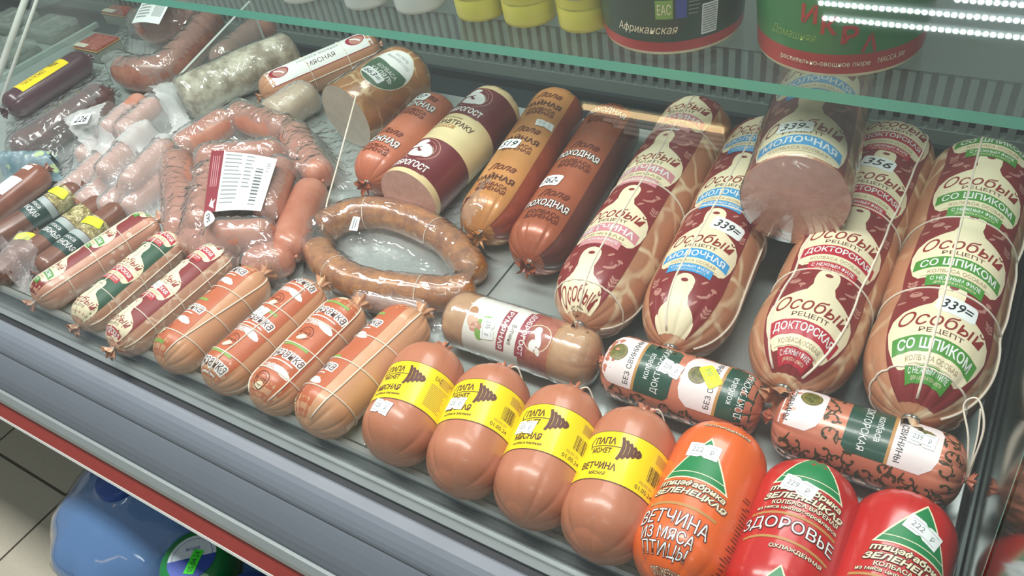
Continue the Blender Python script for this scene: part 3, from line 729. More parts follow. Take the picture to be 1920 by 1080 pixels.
BIG = [  # front tip, back tip, R, kind, roll, pitch, offset, board size
    ((1080, 622), (1337, 190), 0.0555, 'pink', 0.17, 0.131, 0.009, 0.098, 'long netted sausage with pink-banner board labels, leftmost of the big four', [(0.15, 0.05), (1.9, 1.9)], [(0.028, 0.003), (0.22, 0.004), (0.36, 0.004)]),
    ((1252, 668), (1458, 226), 0.0550, 'blue', 0.06, 0.124, 0.000, 0.095, 'long netted sausage with blue-banner board labels lying under the cut piece', [(-0.25, 0.0), (1.55, 1.2)], [(0.2, 0.0)]),
    ((1462, 745), (1698, 232), 0.0585, 'red', -0.09, 0.122, 0.063, 0.099, 'long netted sausage with red-banner board labels, right of the cut piece', [(-0.72, -0.72), (0.62, 0.70)], [(0.128, 0.004), (0.252, 0.004)]),
    ((1702, 806), (1860, 262), 0.0615, 'green', -0.08, 0.122, 0.072, 0.104, 'long netted sausage with green-banner board labels, nearest the right end panel', [(-0.08, -0.28), (1.25, 1.3)], [(0.022, 0.006), (0.128, 0.004), (0.252, 0.004)])]
bigloaf = {}
for i, (a, b, R, kind, roll, pitch, off, k, lab, lg, rg) in enumerate(BIG):
    pin = [(0.128, 0.05, 0.018), (0.252, 0.045, 0.018), (0.375, 0.03, 0.018)] if kind in ('green', 'red') else [(0.22, 0.025, 0.02), (0.37, 0.025, 0.02)]
    lf, th = simple_loaf('netted_sausage', *tips(a, b, R, 1.4, 0.9), R, tan_vein, lab, group='big netted sausages with cutting-board labels', tails=(1.25, 0.8), cf=1.4, cb=0.9, p=2.15, pinch=pin, pleat=(0.08, 0.06), npl=15, lump=0.004, seed=40 + i, roll=-roll)
    bigloaf[kind] = lf
    pr = Print(lf.P, 0.003, 0.005, h0=0.0007); board_label(pr, lf.L, R, kind, pitch, off, k, R * 0.86); pr.build(th, 'label', label='maroon label strip with cream cutting boards')
    net(lf, th, lg, rg)
    if kind == 'blue': sticker(lf.P, th, 0.020, 0.163, 0.040, 0.024, '339=', -0.12, marker=True)
    if kind == 'green': sticker(lf.P, th, 0.008, 0.108, 0.040, 0.027, '339=', -0.10, marker=True)
    if kind == 'red': sticker(lf.P, th, -0.004, 0.345, 0.040, 0.024, '356', -0.1, marker=True)
    if kind == 'pink': sticker(lf.P, th, -0.004, 0.356, 0.040, 0.020, '416', -0.1, marker=True)
# the cut piece resting on two of them
R = 0.060
zc = 0.153
A = P(1490, 372, zc + 0.003); B = P(1556, 122, zc); A.z = B.z = zc
lf = Loaf(A, B, R, cf=0.02, cb=0.85, p=2.0, cut=True, pleat=(0, 0.1), npl=15, seed=60, lump=0.003, roll=-0.05)
th = Thing('cut_netted_sausage', lf.base(), 'cut half of a netted sausage with pink sliced face, lying on two others', 'sausage')
V, Fc = lf.mesh(); th.part('casing', V, Fc, tan_vein)
meat = mottled('pink_meat_face', 'c29586', 'cea396', 90, 0.5, bump=0.15, bdist=0.001)
Vd = [lf.A - lf.a * 0.001] + [lf.A - lf.a * 0.0012 * (q < 0.9) + (lf.n * math.cos(t) + lf.e * math.sin(t)) * lf.prof(0, t) * q for q in (0.4, 0.8, 0.96, 1.0) for t in [2 * PI * i / 64 for i in range(64)]]
Fd = [(0, 1 + (j + 1) % 64, 1 + j) for j in range(64)] + [(1 + r * 64 + j, 1 + r * 64 + (j + 1) % 64, 1 + (r + 1) * 64 + (j + 1) % 64, 1 + (r + 1) * 64 + j) for r in range(3) for j in range(64)]
th.part('cut_face', Vd, Fd, meat)
pr = Print(lf.P, 0.004, 0.006); board_label(pr, lf.L, R, 'blue', 0.135, 0.056, 0.115, R * 1.0); pr.build(th, 'label', label='maroon label strip with a cream cutting board')
sticker(lf.P, th, -0.010, 0.060, 0.040, 0.022, '339-', -0.05, marker=True)
g, c = lf.tail(1, size=0.8); th.part('casing_tail', g.V, g.F, tan_vein); th.part('clip', c.V, c.F, clip_m)
V, Fc = [], []
wrapf = film('cling_film', haze=0.04, rough=0.07, gloss=1.6, bump=0.35, bscale=26, aniso=(1, .35, 1))
nn, rows = 64, 26
for i in range(rows):
    for j in range(nn):
        t = 2 * PI * j / nn; y = -0.002 + (lf.L * 0.8) * i / (rows - 1)
        V.append(lf.A + lf.a * y + (lf.n * math.cos(t) + lf.e * math.sin(t)) * (lf.prof(max(y, 0), t) + 0.0018 + 0.0012 * noise.noise(Vector((t * 2.5, y * 60, 3)))))
for i in range(rows - 1):
    for j in range(nn): Fc.append((i * nn + j, i * nn + (j + 1) % nn, (i + 1) * nn + (j + 1) % nn, (i + 1) * nn + j))
V.append(lf.A - lf.a * 0.003); Fc += [(len(V) - 1, (j + 1) % nn, j) for j in range(nn)]
th.part('cling_wrap', V, Fc, wrapf)

# ---- back row: smooth long sausages
def cutface(lf, th, mat, n=56):
    V = [lf.A - lf.a * 0.001] + [lf.A - lf.a * 0.001 * (q < 0.9) + (lf.n * math.cos(t) + lf.e * math.sin(t)) * lf.prof(0, t) * q for q in (0.4, 0.8, 0.96, 1.0) for t in [2 * PI * i / n for i in range(n)]]
    Fc = [(0, 1 + (j + 1) % n, 1 + j) for j in range(n)] + [(1 + r * n + j, 1 + r * n + (j + 1) % n, 1 + (r + 1) * n + (j + 1) % n, 1 + (r + 1) * n + j) for r in range(3) for j in range(n)]
    return th.part('cut_face', V, Fc, mat)
copper = plain('copper_casing', 'a85a3c', 0.34, metal=0.15, vary=0.05, coat=0.4)
copper_dk = plain('dark_copper_print', '5e2a24', 0.38, coat=0.3)
goldc = plain('golden_casing', 'c98a4e', 0.36, metal=0.1, vary=0.05, coat=0.4)
rust = mottled('rust_red_print', '8a3a22', '9c4428', 60, 0.38, bump=0, coat=0.3)
rosy = plain('rosy_casing', 'bb6b4e', 0.38, vary=0.06, coat=0.3)
txt_dk = plain('dark_brown_print', '4c2015', 0.45); rust_tx = plain('rust_lettering', '6a2615', 0.45)
def smooth_label(pr, L, R, word, pitch, off, wordmat, outl=None, sc=1.0, side=None):
    if side: pr.rect(R * 0.72, 0.003, R * 2.0, L - 0.003, side, 0)
    y = off
    while y < L + 0.05:
        if 0.01 < y < L - 0.01: pr.text(word, -0.006, y, 0.062 * sc, 0.0160 * sc, wordmat, 3, bold=0.02, arc=-2.0, **(dict(outline=outl, ow=0.03) if outl else {}))
        if 0.016 < y - 0.020 < L - 0.01:
            pr.text('КОЛБАСА', -0.002, y - 0.0185, 0.046 * sc, 0.0082, rust_tx, 2, bold=0.02, arc=-2.0); pr.text('ВАРЕНАЯ', -0.002, y - 0.0285, 0.046 * sc, 0.0082, rust_tx, 2, bold=0.02, arc=-2.0)
        if 0.012 < y + 0.024 < L - 0.01: pr.text('Лола', -0.004, y + 0.024, 0.044 * sc, 0.0150, rust_tx, 2, bold=0.01, shear=0.4, arc=-2.0)
        y += pitch
R = 0.0455
lf, th = simple_loaf('long_boiled_sausage', *tips((985, 506), (1172, 203), R, 0.95, 0.9), R, copper, 'long copper-brown sausage with white lettering and price 362, gathered front end', group='long smooth sausages in the back row', tails=(0.9, 0.6), cf=0.95, cb=0.9, pleat=(0.09, 0.06), npl=14, lump=0.003, seed=71, roll=0.12)
pr = Print(lf.P, 0.003, 0.005, h0=0.0006); smooth_label(pr, lf.L, R, 'ПОХОДНАЯ', 0.119, 0.072, white, txt_dk, 1.05, copper_dk); pr.build(th, 'print', label='white and brown lettering'); pohod = (lf, th)
sticker(lf.P, th, -0.022, 0.125, 0.034, 0.0235, '362-', -0.12, marker=True)
R = 0.046
lf, th = simple_loaf('long_boiled_sausage', *tips((893, 450), (1068, 173), R, 0.95, 0.9), R, goldc, 'long golden sausage with rust-red flank and price 519', group='long smooth sausages in the back row', tails=(0.9, 0.6), cf=0.95, cb=0.9, pleat=(0.08, 0.06), npl=14, lump=0.003, seed=72, roll=0.12)
pr = Print(lf.P, 0.003, 0.005, h0=0.0006); smooth_label(pr, lf.L, R, 'ЧАЙНАЯ', 0.100, 0.072, txt_dk, None, 0.98, rust); pr.build(th, 'print', label='brown lettering and rust-red flank'); n519 = (lf, th)
sticker(lf.P, th, -0.018, 0.155, 0.034, 0.0235, '519', -0.1, marker=True); sticker(lf.P, th, 0.016, 0.218, 0.028, 0.016, '519', 0.12, notch=True)
R = 0.043
lf, th = simple_loaf('long_boiled_sausage', *tips((682, 350), (842, 190), R, 0.95, 0.9), R, rosy, 'rosy brown wrapped sausage with price 507 left of the cream and maroon one', group='long smooth sausages in the back row', tails=(0.9, 0.6), cf=0.95, cb=0.9, pleat=(0.08, 0.06), npl=14, lump=0.003, seed=73, roll=0.12)
pr = Print(lf.P, 0.003, 0.005, h0=0.0006); smooth_label(pr, lf.L, R, 'НЕЖНАЯ', 0.108, 0.062, white, txt_dk, 0.98); pr.build(th, 'print', label='white and brown lettering'); n507 = (lf, th)
sticker(lf.P, th, -0.016, 0.192, 0.032, 0.022, '507', -0.1, marker=True)
# cream and maroon sausage, cut at the front
R = 0.050; cremec = plain('cream_casing', 'e6d2a2', 0.36, vary=0.04, coat=0.35)
B = tips((742, 372), (956, 182), R, 0.9, 0.85)[1]; A = P(766, 372, R); A.z = R; B.z = R
lf = Loaf(A, B, R, cf=0.02, cb=0.85, cut=True, pleat=(0, 0.06), lump=0.003, seed=74, roll=0.12)
th = Thing('cream_boiled_sausage', lf.base(), 'cream and maroon striped sausage with round white emblem and cut front face', 'sausage'); V, Fc = lf.mesh(); th.part('casing', V, Fc, cremec)
cutface(lf, th, meat); g, c = lf.tail(1, size=0.6); th.part('casing_tail', g.V, g.F, cremec); th.part('clip', c.V, c.F, clip_m)
pr = Print(lf.P, 0.005, 0.010); W = PI * R; wine = plain('wine_print', '6e2128', 0.38, coat=0.3)
for y0 in (0.012, 0.165):
    y1 = min(y0 + 0.078, lf.L - 0.03); pr.rect(-W, y0, W, y1, wine, 0); cy = y0 + 0.048
    pr.ring(-0.008, cy, 0.0262, 0.0277, deco_m, 1); pr.ring(-0.008, cy, 0.0205, 0.0214, deco_m, 1, a0=-1.2, a1=1.6)
    for ex, ey, rx, ry, ro in ((-0.018, 0.013, 0.008, 0.0045, 0.3), (-0.021, 0.006, 0.010, 0.003, 0), (-0.008, 0.003, 0.010, 0.006, -0.5), (-0.003, -0.004, 0.007, 0.009, 0.3), (-0.020, -0.006, 0.006, 0.007, 0.2), (-0.012, -0.010, 0.010, 0.005, 0)): pr.ell(-0.010 + (ex + .012) * 1.35, cy + ey * 1.35, rx * 1.35, ry * 1.35, white, 2, 14, rot=ro)
    for ex, ey in ((-0.013, 0.004), (-0.016, -0.003), (-0.008, -0.006)): pr.ell(ex, cy + ey, 0.003, 0.0012, wine, 3, 8, rot=0.6)
    pr.rect(-0.046, y0 - 0.002, 0.024, y0 + 0.022, wine, 3); pr.text('ДОБРОГОСТ', -0.010, y0 + 0.010, 0.070, 0.0165, white, 4, bold=0.03)
    pr.text('с 1967 года', 0.008, cy + 0.004, 0.014, 0.003, cream, 3, rot=-1.0)
for y0 in (0.105,):
    pr.text('колбаса вареная', -0.014, y0 + 0.046, 0.040, 0.0040, txt_dk, 2); pr.text('К ЗАВТРАКУ', -0.004, y0 + 0.034, 0.074, 0.0125, txt_dk, 2, bold=0.01); pr.rect(-0.044, y0 + 0.018, 0.006, y0 + 0.026, gold_p, 2); pr.text('ВАРЕНАЯ', -0.018, y0 + 0.022, 0.036, 0.005, cream, 3)
pr.text('К ЗАВТРАКУ', -0.006, lf.L - 0.022, 0.060, 0.0075, gold_p, 2)
pr.build(th, 'print', label='maroon bands with white emblem and lettering'); zav = (lf, th)

# ---- front row: netted tan sausages with orange strip
vtan = plain('pale_tan_casing', 'cf9a75', 0.36, vary=0.05, vscale=18, coat=0.3); vor = plain('terracotta_print', 'bd6440', 0.4, vary=0.05, coat=0.2)
lime = plain('lime_print', '7fa850', 0.45); vtx = plain('dark_plum_print', '4a2b2a', 0.45); peach = plain('peach_print', 'd98b64', 0.45)
VY = [((303, 688), (494, 514), 0.0335, -0.45, 0.002, 'tan netted sausage with orange strip, leftmost of four, mostly plain tan side', 'tan'),
      ((393, 727), (600, 538), 0.0335, 0.0, 0.019, 'netted sausage with orange strip, second of four, tag stuck on its string', 'tag'),
      ((484, 766), (672, 572), 0.0335, 0.1, -0.016, 'netted sausage with orange strip, third of four, lettering facing up', ''),
      ((572, 806), (790, 588), 0.0375, -0.75, -0.011, 'largest tan netted sausage with orange strip, beside the yellow-banded ones', '')]
for i, (a, b, R, roll, off, lab, tg_) in enumerate(VY):
    lf, th = simple_loaf('netted_cream_sausage', *tips(a, b, R, 0.95, 0.95), R, vtan, lab, group='netted sausages with orange strips in the front row', tails=(False, 0.9), cf=0.95, cb=0.95, p=2.15, pleat=(0.12, 0.12), npl=12, lump=0.004, seed=80 + i, roll=roll, pinch=[(0.055, 0.02, 0.012), (0.115, 0.02, 0.012)])
    L = lf.L; pr = Print(lf.P, 0.005, 0.008); hw = R * 0.95; pr.rect(-hw, 0.004, hw, L - 0.004, vor, 0); y = off
    while y < L + 0.03:
        def ok(v): return 0.006 < v < L - 0.006
        if ok(y - .008) and ok(y + .008):
            pr.text('Вязанка', 0.0, y, 0.056, 0.0165, white, 2, bold=0.09, shear=0.2, arc=-2); pr.text('Вязанка', 0.0, y, 0.052, 0.0130, vtx, 3, bold=0.0, shear=0.2, arc=-2)
            pr.ribbon([(-0.022 + .004 * k, y - 0.012 - 2 * (-0.022 + .004 * k) ** 2) for k in range(11)], 0.0016, white, 2)
        if ok(y - 0.016) and ok(y - .024): pr.text('СЛИВУШКА', 0.0, y - 0.0235, 0.042, 0.0085, white, 3, bold=0.03, arc=-2); pr.ell(0.012, y - 0.0245, 0.014, 0.005, white, 1, 10, rot=-.2)
        if ok(y - 0.036) and ok(y - .05): pr.ring(-0.004, y - 0.044, 0.0100, 0.0112, rust_tx, 1); pr.ring(-0.004, y - 0.044, 0.0065, 0.0072, rust_tx, 1); pr.text('ПО ГОСТУ', -0.004, y - 0.044, 0.017, 0.0035, rust_tx, 2, bold=0.02)
        if ok(y + 0.016): pr.rect(-0.022, y + 0.0135, 0.018, y + 0.0175, lime, 2, lambda x, yy: (x, yy - 2 * x * x))
        if ok(y + 0.024) and ok(y + .034): pr.ell(-0.004, y + 0.029, 0.007, 0.004, cream, 2, 12, rot=0.5); pr.ribbon([(-.016, y + .030), (-.008, y + .035), (.004, y + .031), (.010, y + .034)], 0.002, peach, 1)
        y += 0.080
    pr.build(th, 'print', label='orange strip with dark script and white lettering')
    lg = {0: [(-0.95, -0.75), (0.9, 1.7)], 1: [(0.15, 0.5), (1.9, 1.9)], 2: [(0.75, 0.9), (-0.9, -0.9)], 3: [(-0.55, -0.30), (1.25, 1.45)]}[i]
    net(lf, th, lg, [(0.040, -0.004), (0.085, -0.004), (0.128, -0.004)], 0.0010)
    if tg_ == 'tag': sticker(lf.P, th, -0.008, 0.110, 0.026, 0.016, '235', -0.15, notch=True)

# ---- front row: small netted sausages with board labels
SM = [((66, 566), (294, 414), 0.0285, 'green', maroon, -0.50, 0.052, 'small netted sausage with white fat flecks and maroon strip, beside the neon-tagged packs', mottled('pink_flecked_casing', 'c48c75', 'd3a18a', 40, 0.36, bump=0, coat=0.3, spots=('e3c6b2', 60, 0.22))),
      ((146, 611), (338, 447), 0.0290, 'red', darkgreen_p, 0.0, 0.020, 'small netted sausage with dark green label strip and cream boards', tan_vein2),
      ((212, 655), (430, 470), 0.0310, 'red', maroon, -0.18, 0.024, 'small netted sausage with maroon label strip, beside the tan netted ones', tan_vein2)]
for i, (a, b, R, kind, sm_, roll, off, lab, m) in enumerate(SM):
    lf, th = simple_loaf('small_netted_sausage', *tips(a, b, R, 0.95, 0.9), R, m, lab, group='small netted sausages with board labels', tails=(0.7, 0.8), cf=0.95, cb=0.9, p=2.15, pleat=(0.10, 0.1), npl=11, lump=0.004, seed=90 + i, roll=roll)
    pr = Print(lf.P, 0.004, 0.006); board_label(pr, lf.L, R, kind, 0.086, off, 0.064, R * 1.05, sm_, small=True)
    rd = random.Random(i)
    pr.build(th, 'label', label='label strip with cream cutting boards')
    net(lf, th, [((0.1, 0.1), (0.0, 0.1), (0.05, 0.1))[i], (1.5, 1.5)], [(0.05, 0.003), (0.10, 0.003), (0.15, 0.003)], 0.0009)
    if i == 2: sticker(lf.P, th, -0.002, 0.100, 0.022, 0.014, '185', -0.15, notch=True)

# ---- middle row, lying crosswise
def cross(name, a, b, R, mat, lab, yv, group=None, **k):
    A, B = P(*a, R), P(*b, R); A.y = B.y = yv
    return simple_loaf(name, A, B, R, mat, lab, group=group, n0=(0, -0.45, 0.9), **k)
hamc = mottled('golden_ham_casing', 'b08560', 'c29a72', 50, 0.35, bump=0.1, coat=0.4)
lf, th = cross('wrapped_ham', (838, 598), (1118, 690), 0.0355, hamc, 'golden ham sausage in clear film with white and red label, lying crosswise', 0.543, tails=(False, 0.5), cf=0.7, cb=0.7, p=2.4, pleat=(0.04, 0.05), lump=0.004, seed=101)
L = lf.L; pr = Print(lf.P, 0.005, 0.010); W = R = 0.0355; hw = 0.052
# text here reads across the sausage, seen sideways: x around, y along
pr.rect(-hw, 0.043, hw, 0.122, plain('label_white', 'e6e9e2', 0.4), 0); pr.rect(-hw, 0.122, hw, 0.162, mottled('meat_photo_print', '9c4a35', 'b2654c', 120, 0.4, bump=0), 0); pr.rect(-hw * 1.3, 0.162, hw * 1.3, 0.1645, gold_p, 0)
for x, y, rx, ry, c in ((0.004, 0.054, 0.010, 0.008, 'd8b49a'), (0.010, 0.060, 0.006, 0.009, 'c98a78'), (0.018, 0.066, 0.008, 0.005, '6fae3e'), (0.0, 0.070, 0.006, 0.010, '7cb84a'), (0.012, 0.074, 0.005, 0.004, '86bd55'), (-0.008, 0.050, 0.007, 0.006, 'b3773f')): pr.ell(x, y, rx, ry, plain('print_' + c, c, 0.45), 1, 12, rot=0.5)
wine2 = plain('crimson_print', '9a2038', 0.4)
pr.rect(-0.026, 0.092, 0.030, 0.103, wine2, 1); pr.text('РУМЯНАЯ', 0.002, 0.0975, 0.050, 0.0062, white, 3, bold=0.02)
pr.text('Ветчина', 0.006, 0.110, 0.024, 0.0065, txt_dk, 2)
pr.rect(-0.034, 0.118, 0.030, 0.132, wine2, 2); pr.text('ДОБРОГОСТ', -0.002, 0.125, 0.058, 0.0080, white, 4, bold=0.02)
for ex, ey, rx, ry, ro in ((0.010, 0.140, 0.007, 0.005, 0), (0.002, 0.145, 0.010, 0.004, 0.4), (-0.008, 0.141, 0.006, 0.005, 0), (0.016, 0.148, 0.005, 0.003, 0.5)): pr.ell(ex, ey, rx, ry, white, 2, 12, rot=ro)
pr.ring(0.0, 0.143, 0.0165, 0.0175, cream, 2)
pr.build(th, 'label', label='white and brick-red label')
sticker(lf.P, th, 0.008, 0.077, 0.026, 0.018, '235', 0.15, notch=True)
V, Fc = lf.mesh(64); V = [v + (v - (lf.A + lf.a * ((v - lf.A).dot(lf.a)))).normalized() * (0.0022 + 0.0012 * noise.noise(v * 45)) if (v - (lf.A + lf.a * ((v - lf.A).dot(lf.a)))).length > 1e-5 else v for v in V]
th.part('cling_wrap', V, Fc, wrapf)
pinkpat = plain('pink_satin_casing', 'cf8066', 0.30, metal=0.15, vary=0.08, vscale=14, coat=0.4); vine = plain('olive_vine_print', '3f3a22', 0.45); bottle_g = plain('bottle_green_print', '1f4a3b', 0.38, coat=0.3); seal_m = mottled('olive_seal_print', '4a4d22', '7b7a3a', 200, 0.4, bump=0); pale = plain('pale_pink_print', 'e9dfdf', 0.4)
def vines(pr, L, R, skip, seed):
    rd = random.Random(seed); W = PI * R
    nx, ny = 15, int(L / 0.0150)
    for i in range(nx):
        for j in range(ny):
            cx = -W + (i + 0.5 + 0.5 * (j % 2)) * 2 * W / nx + rd.uniform(-.002, .002); cy = 0.012 + (L - 0.024) * (j + 0.5) / ny + rd.uniform(-.002, .002)
            if skip(cx, cy): continue
            a0 = rd.uniform(0, 6.28); sg = rd.choice((-1, 1)); r0 = rd.uniform(0.0085, 0.0115); pts = []
            for k in range(15):
                t = k / 14; a = a0 + sg * t * 5.0; r = r0 * (1 - 0.74 * t); pts.append((cx + r * math.cos(a), cy + r * math.sin(a)))
            pr.ribbon(pts, lambda t: 0.0008 + 0.0010 * t, vine, 0); pr.ell(pts[-1][0], pts[-1][1], 0.0017, 0.0017, vine, 0, 8)
            q = pts[0]; t1 = (q[0] + 0.013 * math.cos(a0 + sg * 2.2), q[1] + 0.013 * math.sin(a0 + sg * 2.2)); md = ((q[0] + t1[0]) / 2 + 0.002, (q[1] + t1[1]) / 2 - 0.002)
            pr.ribbon([q, md, t1], lambda t: 0.0006 + 0.0028 * t * (1.2 - t) * 2, vine, 0)
            for e in (0.2, 0.45, 0.7): pp = pts[int(e * 14)]; pr.ell(pp[0] + 0.002, pp[1] + 0.0015, 0.0026, 0.0011, vine, 0, 8, rot=a0 + e * 4)
def dok_label(pr, y0, flip, ox=0.0, green=True):
    # pale panel then green panel along the sausage; lettering runs around it
    s = 1 if not flip else -1; K = 1.27
    Y = lambda v: y0 + s * v * K
    X = lambda x: ox + x * K
    pts = [(-0.026, 0.030), (-0.026, 0.006), (-0.020, 0.001), (-0.012, -0.002), (0.012, -0.002), (0.020, 0.001), (0.026, 0.008), (0.026, 0.030)]
    pr.poly([(X(x), max(Y(v), 0.003)) for x, v in pts], pale, 1)
    tr = 0 if s < 0 else PI
    pr.ell(X(-0.004), Y(0.0105), 0.0085 * K, 0.0085 * K, seal_m, 2, 18); pr.ring(X(-0.004), Y(0.0105), 0.0066 * K, 0.0070 * K, gold_p, 3)
    pr.text('БЕЗ СВИНИНЫ', X(-0.001), Y(0.0245), 0.046 * K, 0.0048 * K, ink, 3, rot=tr)
    if green:
        pr.rect(X(-0.026), min(Y(0.030), Y(0.0325)), X(0.026), max(Y(0.030), Y(0.0325)), gold_p, 1)
        pts = [(-0.026, 0.0325), (0.026, 0.0325), (0.026, 0.060), (0.022, 0.064), (-0.022, 0.064), (-0.026, 0.060)]
        pr.poly([(X(x), Y(v)) for x, v in pts], bottle_g, 1)
        pr.text('колбаса', X(0.0), Y(0.0405), 0.024 * K, 0.0055 * K, white, 3, rot=tr); pr.text('ДОКТОРСКАЯ', X(-0.001), Y(0.0510), 0.046 * K, 0.0068 * K, white, 3, rot=tr)
R = 0.0375
lf, th = cross('patterned_sausage', (1134, 682), (1434, 762), R, pinkpat, 'pink vine-patterned sausage with two green labels and a neon date tag', 0.548, group='vine-patterned sausages', tails=(0.5, 0.55), cf=0.75, cb=0.75, p=2.4, pleat=(0.08, 0.10), npl=12, lump=0.003, seed=102)
L = lf.L; pr = Print(lf.P, 0.005, 0.008); vines(pr, L, R, lambda x, y: abs(x + .004) < 0.038 and (y < 0.096 or 0.096 < y < 0.178), 3)
dok_label(pr, 0.009, False, -.004); dok_label(pr, 0.101, False, -.006); pr.build(th, 'print', label='dark vines with pale and green panels')
sticker(lf.P, th, -0.008, 0.085, 0.024, 0.017, '239', 1.4, notch=True); sticker(lf.P, th, -0.014, 0.127, 0.028, 0.016, '20.03', 0.75, mat=neon, name='date_sticker')
lf, th = cross('patterned_sausage', (1450, 786), (1808, 902), R, pinkpat, 'pink vine-patterned sausage with string loop, beside the right end panel', 0.548, group='vine-patterned sausages', tails=(0.5, 0.55), cf=0.75, cb=0.75, p=2.4, pleat=(0.08, 0.10), npl=12, lump=0.003, seed=103)
L = lf.L; pr = Print(lf.P, 0.005, 0.008); vines(pr, L, R, lambda x, y: abs(x + .016) < 0.038 and (y < 0.050 or 0.062 < y < 0.158), 5)
dok_label(pr, 0.152, True, -.016); dok_label(pr, 0.046, True, -.022, green=False); pr.build(th, 'print', label='dark vines with pale and green panels')
sticker(lf.P, th, -0.018, 0.137, 0.024, 0.017, '239', 1.5, notch=True)
g = G(); c = lf.B
g.tube(spline([c + Vector(v) * .62 for v in ((0.002, 0, 0.0), (-0.012, 0.035, 0.055), (-0.030, 0.07, 0.085), (-0.014, 0.075, 0.100), (0.004, 0.045, 0.070), (0.001, 0.004, 0.004))], 8), 0.0010, 6)
g.tube(spline([c + Vector(v) * .62 for v in ((0.002, 0, 0.002), (0.0, 0.05, 0.045), (-0.006, 0.085, 0.070), (0.005, 0.060, 0.050), (0.003, 0.0, 0.002))], 8), 0.0009, 6)
th.part('twine', g.V, g.F, twine_m)

